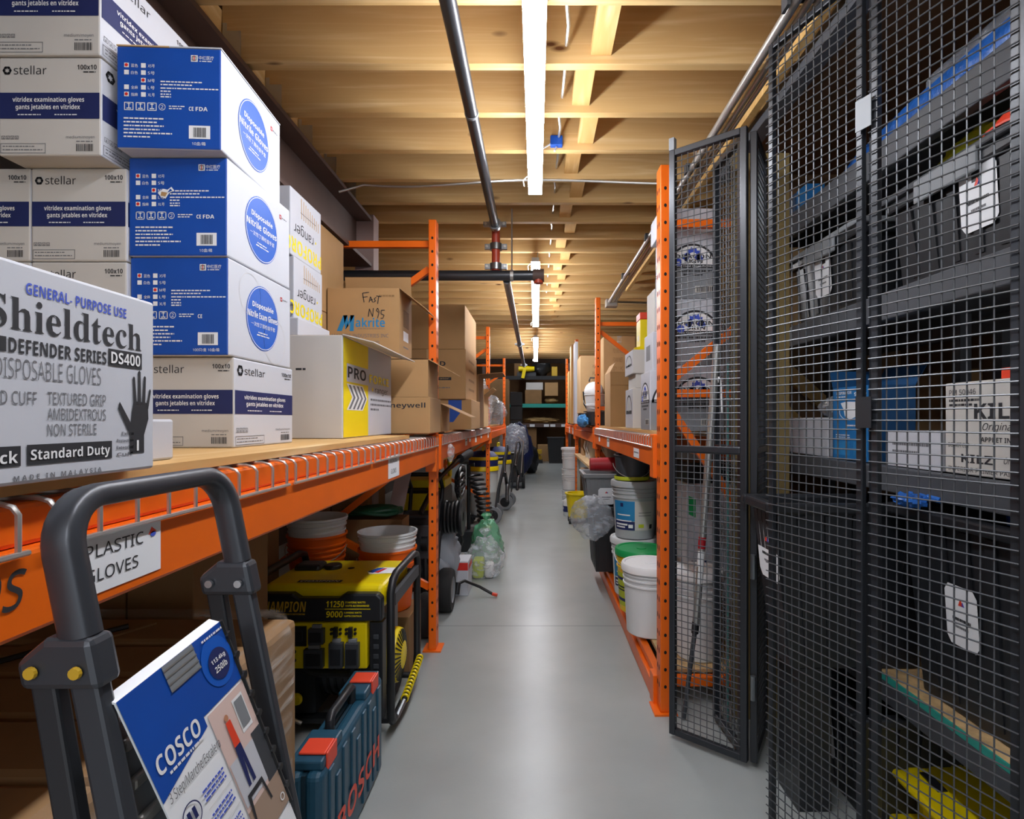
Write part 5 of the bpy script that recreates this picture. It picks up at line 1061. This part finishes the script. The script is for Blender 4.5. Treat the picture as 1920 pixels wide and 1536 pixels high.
t2 = thing('chipboard_sheet', 'chipboard shelf with a green edge under the lower tote in the cage', 'chipboard sheet', (0, 0, 0)); m = M(); m.box(SX0+.006, SX1-.002, SY0+.03, 1.98, .4555, .475, 'osb'); m.build('board', t2); m = M(); m.box(SX0+.0, SX0+.0058, SY0+.03, 1.98, .4555, .475, 'teal'); m.build('edge_strip', t2)
# ---- what stands in the cage
tub('black_tote', 'large black tote with a white sticker poking out between door and cage front', (1.05, 1.915, .476), .52, .20, .55, 'black_plastic', .80, .035, ('left', .1, .9, .50, .85))
tag(boxm(.87, .98, 1.84, 2.0, 0, .475, 'black_plastic').build('tote_stand'), 'dark box under the tote that pokes out of the cage', 'box')
t = tub('black_tote', 'large black tote with a white sticker on the chipboard shelf in the cage', (1.38, 1.49, .476), .46, .50, .56, 'black_plastic', .84, .035, ('left', .34, .57, .36, .66))
m = M(); m.lathe([(.012, 0), (.016, .09), (0, .092)], 'blue_film', (-.10, .0, .54), 10); m.build('blue_stopper', t)
t = thing('glove', 'blue rubber glove draped on the rim of the lower cage tote', 'glove', (1.10, 1.63, 1.045)); m = M(); m.blob((0, 0, .02), (.04, .05, .02), 'blue_film', .3, 3, 2); 
for i in range(3): m.tube([(.02, -.02+.02*i, .02), (.02, -.05+.04*i, .035), (.03, -.08+.06*i, .03)], .009, 'blue_film', 6)
m.build('rubber', t, smooth=50)
tub('black_tote', 'black tote on the floor at the bottom of the cage', (1.24, 1.98, .0), .42, .44, .36, 'black_plastic', .84, .03, ('left', .3, .6, .3, .8))
t = thing('floor_sign', 'yellow plastic floor sign lying at the bottom of the cage', 'floor sign', (1.33, 1.50, .0), 0)
m = M(); pr = [(-.17, .36), (-.17, -.36), (.17, -.36), (.17, .36)]; m.slab([(-.19, .34, .16), (-.17, -.42, .10), (.16, -.42, .12), (.16, .34, .18)], (0, 0, .028), 'yellow_plastic'); m.build('front_board', t, bevel=.012)
m = M(); m.slab([(-.19, .30, .0), (-.17, -.40, .0), (.16, -.40, .0), (.16, .30, .0)], (0, 0, .03), 'yellow_plastic'); m.box(-.1, .1, .25, .3, .03, .16, 'yellow_plastic'); m.box(-.1, .1, -.39, -.34, .03, .10, 'yellow_plastic'); m.build('rear_board', t, bevel=.012)
m = M(); m.slab([(-.12, .25, .1815), (-.12, .17, .1755), (-.09, .17, .1758), (-.09, .25, .1818)], (0, 0, .008), 'black'); m.build('hand_slot', t)
m = M(); m.slab([(-.10, -.08, .157), (-.10, -.22, .146), (.08, -.22, .149), (.08, -.08, .160)], (0, 0, .0065), 'ink'); m.build('pictogram', t)
# KILZ level
KZ = 1.1505
def kilz(g, fr):
    a = fr['left']; I = 'ink'
    g.text(a, 'PM 50046', .06, .40, .86, .92, I, .01); g.dashes(a, .06, .44, .79, .025, I, 1); g.dashes(a, .06, .36, .74, .025, I, 2)
    g.text(a, 'KILZ', .38, 1.1-.16, .60, .76, I, .05); g.text(a, 'Original', .48, .84, .46, .56, I, 0, .3); g.text(a, 'APPRET INT', .46, .84, .36, .41, I, .02); g.text(a, 'DO NOT CUT', .05, .32, .29, .34, I, .0)
    g.text(a, 'KILZ', .22, .60, .13, .22, I, .05); g.text(a, 'Original', .72, .95, .13, .22, I, 0, .3); g.text(a, 'INTERIOR PRIMER PAINT', .05, .88, .03, .08, I, .01)
carton('paint_carton', 'grey-white KILZ primer carton on the middle cage shelf', 1.18, 1.47, 1.32, 1.60, KZ, KZ+.255, 'carton_grey', None, kilz)
def dash_art(g, fr): a = fr['left']; g.dashes(a, .1, .8, .6, .08, 'ink_grey', 1); g.dashes(a, .1, .6, .4, .06, 'ink_grey', 2)
carton('small_carton', 'open white tray carton beside the primer carton', 1.18, 1.40, 1.615, 1.86, KZ, KZ+.115, 'carton_white', None, dash_art, open_=True)
t = thing('paper_bundle', 'grey plastic-wrapped bundle behind the open white tray', 'bundle', (1.52, 1.78, KZ)); m = M(); m.blob((0, 0, .13), (.10, .20, .12), 'sheet_grey', .2, 3, 3); m.build('wrapping', t, smooth=60)
def mask(g, fr):
    a = fr['left']; g.text(a, 'RESPIRATOR', .12, .55, .90, .94, 'white', .03); g.text(a, '9000', .62, .94, .87, .92, 'white', .03); g.dashes(a, .12, .4, .86, .015, 'white', 2)
    g.shape(a, [(.24, .78), (.40, .80), (.68, .79), (.78, .73), (.70, .60), (.50, .55), (.36, .60), (.32, .70)], 'paper'); g.ring(a, .5, .66, .30, .12, .06, 'white', 1, 24, 160, 380); g.dashes(a, .4, .8, .46, .02, 'white', 3)
    for v in (.33, .30, .27): g.dashes(a, .1, .5, v, .012, 'white', int(v*100))
    g.rect(a, .06, .5, .06, .25, 'tarp_blue', 1); g.rect(a, .6, .95, .06, .25, 'tarp_blue', 1)
carton('mask_box', 'tall blue respirator box with a white mask picture in the cage', 1.18, 1.345, 1.965, 2.205, KZ, KZ+.275, ['box_blue', 'box_blue', 'box_navy', 'box_navy', 'card', 'card'], None, mask, open_=True, flaps=(('right', 60, .09), ('back', 70, .07)))
carton('small_carton', 'long low white carton left of the blue respirator box', 1.18, 1.36, 2.24, 2.62, KZ, KZ+.16, 'carton_white', 'low white cartons in the cage')
carton('small_carton', 'low white carton at the far end of the middle cage shelf', 1.18, 1.36, 2.64, 2.90, KZ, KZ+.15, 'carton_white', 'low white cartons in the cage')
bag('plastic_bag', 'clear bag on the low white carton left of the blue box', (1.30, 2.38, KZ+.1605), (.07, .10, .05), 'clear', 61)
tag(M().bar((1.24, 1.35, KZ+.2715), (1.24, 1.26+.2, KZ+.2715), .03, .03, 'red_orange').build('marker'), 'orange marker lying on the primer carton', 'marker')
carton('cardboard_box', 'dim brown box at the back of the middle cage shelf', 1.58, 1.66, 2.06, 2.4, KZ, KZ+.34, 'card_dark')
# upper level
UZ = 1.7155; TZ = 2.2155
tub('lidded_tote', 'black lidded tote with a white sticker on the upper cage shelf, beside the brown boxes', (1.335, 2.25, UZ), .33, .52, .285, 'black_plastic', .9, .016, ('left', .36, .60, .32, .88), lid='mid_grey')
tub('lidded_tote', 'black lidded tote with a white sticker on the upper cage shelf, nearest the camera', (1.335, 1.56, UZ), .33, .52, .285, 'black_plastic', .9, .016, ('left', .56, .80, .32, .92), lid='dark_grey')  # darker lid colour stands in for the shadow on this tote
tub('lidded_tote', 'black lidded tote cut off by the right edge on the upper cage shelf', (1.335, .96, UZ), .33, .52, .285, 'black_plastic', .9, .016, None, lid='dark_grey')
carton('cardboard_box', 'lower brown box on the upper cage shelf by the dark tote', 1.135, 1.50, 2.55, 2.85, UZ, UZ+.22, 'card_light')
carton('cardboard_box', 'upper brown box on the upper cage shelf by the dark tote', 1.135, 1.50, 2.55, 2.85, UZ+.2205, UZ+.38, 'card_light')
t = thing('folded_vest', 'lime safety vest folded on the tote lid in the cage', 'vest', (1.36, 1.86, UZ+.30)); m = M(); m.box(-.02, .16, -.10, .02, -.30, .0, 'shelf_black') if False else None; m.blob((0, -.16, .08), (.12, .16, .06), 'lime', .25, 3, 5, flat=-.047); m.build('cloth', t, smooth=60)
t.location = (1.36, 1.80, UZ+.3)
t = thing('hard_hat', 'orange hard hat lying on the nearest lidded tote', 'hard hat', (1.27, 1.42, UZ+.3315)); m = M(); m.lathe([(.08, 0), (.075, .03), (.055, .055), (.03, .068), (0, .07)], 'red_orange', (0, 0, 0), 20); m.build('dome', t, smooth=50); m = M(); m.lathe([(.075, .0), (.10, .0), (.10, .006), (.075, .006)], 'red_orange', (0, 0, 0), 20); m.build('brim', t)
for i, y_ in enumerate((2.62, 2.72)):
    carton('small_box', 'small teal-blue box on top of the cage shelving, %s' % ('near one' if i == 0 else 'far one'), 1.14, 1.22, y_-.28, y_-.19, TZ, TZ+.085, 'box_blue' if i == 0 else 'box_navy', 'teal-blue boxes')
# top level
t = thing('film_roll', 'long roll wrapped in blue and clear plastic on top of the cage shelving', 'roll', (1.30, 1.68, TZ)); m = M()
pts = [(.0, .62, .10), (.0, .50, .085), (.0, .2, .10), (.01, -.2, .11), (.0, -.55, .10), (0, -.8, .10)]; m.tube(pts, [.03, .06, .07, .072, .07, .06], 'blue_film', 14); m.build('film_sleeve', t, smooth=50)
m = M(); m.tube([(0, .60, .10), (0, .80, .06)], [.03, .004], 'clear_grey', 10); m.tube([(0.0, .1, .155), (.0, -.7, .16)], .05, 'clear_grey', 12); m.build('clear_wrap', t, smooth=50); m = M(); m.tube([(0, .52, .045), (0, .60, .05)], .045, 'white', 12); m.build('core', t)
bag('plastic_bag', 'pale plastic bag stuffed on top of the blue roll in the cage', (1.54, 1.45, TZ), (.11, .20, .17), 'clear_grey', 71)
carton('cardboard_box', 'brown box on top of the cage shelving at the far end', 1.2, 1.5, 2.63, 2.88, TZ, TZ+.12, 'card')
carton('cardboard_box', 'brown box on top of the cage shelving at the near end', 1.4, 1.66, .75, 1.2, TZ, TZ+.18, 'card_dark')
# timber braces seen between the shelves
for i, (a, b) in enumerate((((1.15, 2.94, 1.72), (1.68, 2.94, 1.25)), ((1.15, 2.94, 1.50), (1.45, 2.94, 1.22)))):
    m = M(); m.bar(a, b, .07, .03, 'lath_wood', up=(0, 1, 0)); struct(m.build('trim_%d' % (5+i)))
t = thing('plywood_sheet', 'tan sheet of plywood standing upright behind the dense mesh leaf', 'plywood sheet', (.85, 2.408, 0)); m = M(); m.box(0, .25, 0, .012, .001, 2.46, 'tan_mesh'); m.build('board', t)
# ---- long timber lath and pole by the door
t = thing('painter_pole', 'silver extension pole leaning behind the open mesh door', 'pole', (.64, 2.36, 0)); m = M(); m.tube([(.0, .045, .006), (.05, .035, .42)], .010, 'dark_grey', 10); m.build('grip', t); m = M(); m.tube([(.05, .035, .42), (.125, -.02, 1.62)], .0155, 'galv', 12); m.build('shaft', t, smooth=50)
m = M(); m.tube([(.0613, .0267, .60), (.07, .0203, .74)], .0155, 'white', 12); m.tube([(.0706, .0199, .75), (.0737, .0176, .80)], .016, 'maroon', 12); m.tube([(.046, .036, .38), (.050, .035, .43)], .0155, 'black', 12); m.build('collar', t, smooth=50)
t = thing('green_rod', 'thin green rod standing behind the mesh door', 'rod', (.815, 2.39, 0)); m = M(); m.tube([(.01, 0, 0.001), (.01, 0, 1.55)], .006, 'teal', 8); m.build('shaft', t)
t = thing('wire_hook', 'white wire hook hanging on the dense mesh leaf', 'hook', (.772, 2.30, 1.45)); m = M(); m.tube([(0, .0, -.12), (-.004, 0, -.02), (-.004, .01, .02), (-.004, .03, .03), (-.004, .04, .01)], .0035, 'white', 8); m.build('wire', t, smooth=50)
# ================================================================ pipes, conduits, far end
t = thing('sprinkler_pipe', 'black sprinkler pipe under the joists, from the camera to the red elbow', 'pipe', (0, 0, 0)); PZ = 2.50; PX = -.252
m = M(); m.tube([(PX, -1.2, PZ), (PX, 3.42, PZ)], .0255, 'pipe_black', 18); m.build('long_pipe', t, smooth=50)
m = M(); m.tube([(PX, 2.16, PZ), (PX, 2.175, PZ)], .0275, 'mid_grey', 18); m.build('pipe_joint', t, smooth=50)
m = M(); m.tube([(PX, 3.421, PZ), (PX, 3.47, PZ), (PX, 3.49, PZ-.03), (PX, 3.49, PZ-.26)], .026, 'pipe_red', 14); m.build('red_elbow', t, smooth=50)
for (c, ax) in (((PX, 3.40, PZ), 'y'), ((PX, 3.49, PZ-.11), 'z'), ((PX, 3.49, PZ-.235), 'z')):
    m = M(); m.lathe([(.027, -.02), (.038, -.02), (.038, .02), (.027, .02)], 'steel', c, 18, ax)
    for s in (-1, 1):
        if ax == 'y': m.box(c[0]+s*.052-.018, c[0]+s*.052+.018, c[1]-.016, c[1]+.016, c[2]-.012, c[2]+.012, 'steel')
        else: m.box(c[0]+s*.052-.018, c[0]+s*.052+.018, c[1]-.012, c[1]+.012, c[2]-.016, c[2]+.016, 'steel')
        m.lathe([(0, -.02), (.008, -.02), (.008, .02), (0, .02)], 'galv', (c[0]+s*.056, c[1]-.0, c[2]), 8, 'y')
    m.build('coupling', t, smooth=40)
BZ = PZ-.29
m = M(); m.tube([(-2.6, 3.49, BZ), (-.02, 3.49, BZ)], .032, 'pipe_black', 18); m.build('cross_pipe', t, smooth=50)
m = M(); m.tube([(-.02, 3.49, BZ), (.05, 3.49, BZ)], .04, 'beam_paint', 18); m.lathe([(0, -.05), (.03, -.05), (.03, .02), (0, .02)], 'pipe_red', (.015, 3.49, BZ), 12, 'z'); m.build('end_cap', t, smooth=50)
m = M(); m.tube([(PX+.065, 3.53, BZ-.02), (PX+.055, 9.0, BZ-.02)], .024, 'pipe_grey', 16); m.build('branch_pipe', t, smooth=50)
for y_ in (6.5, 8.95): m = M(); m.lathe([(.025, -.03), (.036, -.03), (.036, .03), (.025, .03)], 'steel', (PX+.06, y_, BZ-.02), 14, 'y'); m.box(PX+.005, PX+.115, y_-.02, y_+.02, BZ-.03, BZ-.01, 'steel'); m.build('coupling', t, smooth=40)
m = M(); m.tube([(PX+.10, 3.49, BZ+.04), (PX+.10, 3.49, JZ)], .005, 'galv', 6); m.lathe([(.034, -.01), (.037, -.01), (.037, .01), (.034, .01)], 'galv', (PX+.10, 3.49, BZ), 16, 'x'); m.build('pipe_hanger', t)
t = thing('conduit_run', 'bundle of silver conduits running under the joists on the right', 'conduit', (0, 0, 0)); CZ_ = 2.52
for i, (dx, r_) in enumerate(((0, .016), (.040, .012), (.066, .009))):
    m = M(); m.tube([(.755+dx, -1.1, CZ_), (.755+dx, 5.7, CZ_)], r_, 'galv', 12); m.build('tube', t, smooth=50)
for y_ in (.6, 1.62, 2.7, 3.7, 4.7): m = M(); m.box(.73, .84, y_-.02, y_+.02, CZ_+.012, CZ_+.022, 'dark_grey'); m.box(.725, .735, y_-.02, y_+.02, CZ_-.02, CZ_+.022, 'dark_grey'); m.tube([(.78, y_, CZ_+.02), (.78, y_, JZ-.001)], .005, 'galv', 6); m.build('strap', t)
m = M(); m.box(.72, .84, 5.7, 5.8, CZ_-.05, CZ_+.03, 'galv'); m.build('junction_box', t, bevel=.006)
m = M(); m.tube([(.80, 5.72, CZ_), (1.2, 5.9, CZ_+.03), (2.4, 6.0, CZ_+.04)], .012, 'galv', 8); m.build('side_tube', t, smooth=50)
t = thing('armoured_cable', 'thin armoured cable strung across the joists behind the first light', 'cable', (0, 0, 0)); m = M(); pts = []
for i in range(41):
    x = -1.05+1.77*i/40; pts.append((x, 2.93+.03*math.sin(x*5), 2.555+.022*math.sin(x*4.2+.7)-(.05 if i < 3 else 0)*(3-i)/3))
m.tube(pts, .006, 'galv', 6); m.build('cable', t, smooth=50)
t = thing('junction_box', 'small blue junction box between the joists right of the first light', 'junction box', (.10, 2.72, JZ+.01)); m = M(); m.box(-.03, .03, -.02, .02, 0, .05, 'blue_box'); m.build('box', t, bevel=.004); m = M(); m.tube([(-.02, 0, .02), (-.07, -.02, -.02), (-.08, 0, -.05)], .004, 'white', 6); m.tube([(.0, 0, .0), (-.01, -.02, -.03)], .005, 'white', 6); m.build('wires', t)
for i in range(14):
    yy = 1.45+i*.33
    m = M(); m.tube([(.115-.02*(i % 2), yy, JZ+.06), (.112, yy+.13, JZ+.03), (.112, yy+.26, JZ+.05)], .0065, 'galv', 6)
    o = m.build('conduit_stub', smooth=50); tag(o, 'short grey conduit bend between two joists right of the lights', 'conduit', 'conduit bends between the joists')
# ---- far racks
fr_ = thing('far_rack', 'dark rack across the far end of the aisle', 'rack', (.3, 17.6, 0))
for x in (-2.0, .72): m = M(); m.box(x, x+.09, -.05, .04, 0, 3.9, 'beam_paint'); m.build('upright', fr_); m = M(); m.box(x, x+.09, .85, .94, 0, 3.9, 'beam_paint'); m.build('upright', fr_)
for z, mt_ in ((2.70, 'black'), (1.82, 'teal'), (1.20, 'beam_paint')): m = M(); m.box(-2.0, .72, -.06, .0, z-.12, z, mt_); m.box(-2.0, .72, .02, .9, z-.04, z-.002, 'card_dark'); m.build('shelf', fr_)
m = M()
for i, x in enumerate((-.5, -.05, .15, .5)): f = (V((x, -.0605, 1.09)), V((.16, 0, 0)), V((0, 0, .08)), V((0, -1, 0))); m.rect(f, 0, 1, 0, 1, 'paper')
m.build('shelf_label', fr_)
def far(name, label, x0, x1, z0, z1, mt_, y0=17.62, d=.7, cat='box', group=None): return carton(name, label, x0, x1, y0, y0+d, z0, z1, mt_, group, cat=cat, bev=.01)
far('cardboard_box', 'dark brown box at the top of the far rack, left', -.70, -.32, 2.702, 3.6, 'card_dark', y0=17.85, d=.5); bag('garbage_bag', 'big dark garbage bag on top of the far rack', (.16, 18.08, 2.702), (.30, .3, .40), 'bag_black', 81, cat='garbage bag')
far('small_box', 'small yellow box on top of the far rack beside the garbage bag', .50, .68, 2.702, 3.0, 'gold')
far('cardboard_box', 'pale box on the middle shelf of the far rack', -.32, .22, 1.822+.44, 2.5, 'carton_grey'); far('crate', 'reddish crate under the pale box on the far rack', -.35, .18, 1.822, 2.26, 'card_dark', cat='crate'); far('cardboard_box', 'brown banded box at the right of the far middle shelf', .28, .70, 2.07, 2.5, 'card')
t = thing('burlap_sacks', 'heap of folded tan sacks on the far middle shelf', 'sacks', (.50, 17.95, 1.822)); m = M(); m.blob((0, 0, .10), (.22, .28, .11), 'burlap', .2, 3, 7, flat=-.099); m.build('sack', t, smooth=60)
t = thing('folded_tarps', 'flat tan tarps spread along the lower far shelf', 'tarp', (.15, 17.95, 1.202)); m = M(); m.blob((0, 0, .09), (.55, .28, .10), 'burlap', .25, 4, 9, flat=-.089); m.build('cloth', t, smooth=60)
t = thing('yellow_tool', 'yellow power tool sticking out at the top of the far rack', 'power tool', (-.30, 17.555, 2.823)); m = M(); m.lathe([(0, -.25), (.08, -.25), (.09, .05), (.07, .25), (0, .25)], 'yellow_plastic', (0, 0, .1), 14, 'x'); m.build('motor', t, smooth=50); m = M(); m.bar((-.05, -.09, .1), (-.12, -.09, -.2), .1, .1, 'yellow_plastic'); m.build('grip', t); m = M(); m.box(-.3, .3, .06, .12, -.12, .0, 'dark_grey'); m.bar((-.2, .09, -.06), (-.2, .16, .2), .05, .05, 'dark_grey'); m.build('bracket', t)
far('cardboard_box', 'big brown crate on the floor under the far rack', -.75, .02, 0, 1.06, 'card_dark', d=.8); far('cardboard_box', 'brown box on the floor by the far trash bin', .05, .42, 0, .52, 'card', y0=17.5)
t = thing('rubble_tray', 'black tray of yellowish blocks on the floor at the far end', 'tray', (-.10, 16.9, 0)); m = M(); m.box(-.3, .3, -.2, .2, 0, .10, 'black_plastic'); m.build('tray', t); m = M(); rn = random.Random(4)
for i in range(16): x, y_ = rn.uniform(-.24, .24), rn.uniform(-.15, .15); s = rn.uniform(.05, .08); z0 = .101+.09*(i % 3); m.box(x-s, x+s, y_-s, y_+s, z0, z0+s*1.6, 'gold')
o = m.build('blocks', t); o['kind'] = 'stuff'
tub('trash_bin', 'tall black trash bin at the far end of the aisle', (.60, 16.9, 0), .50, .5, .78, 'black_plastic', .8, .02)
# dim box stack closing the view left of the far rack
far('cardboard_box', 'tall dark box stack beside the far rack, left of the aisle', -1.9, -.80, 0, 2.5, 'card_dark', y0=16.2)
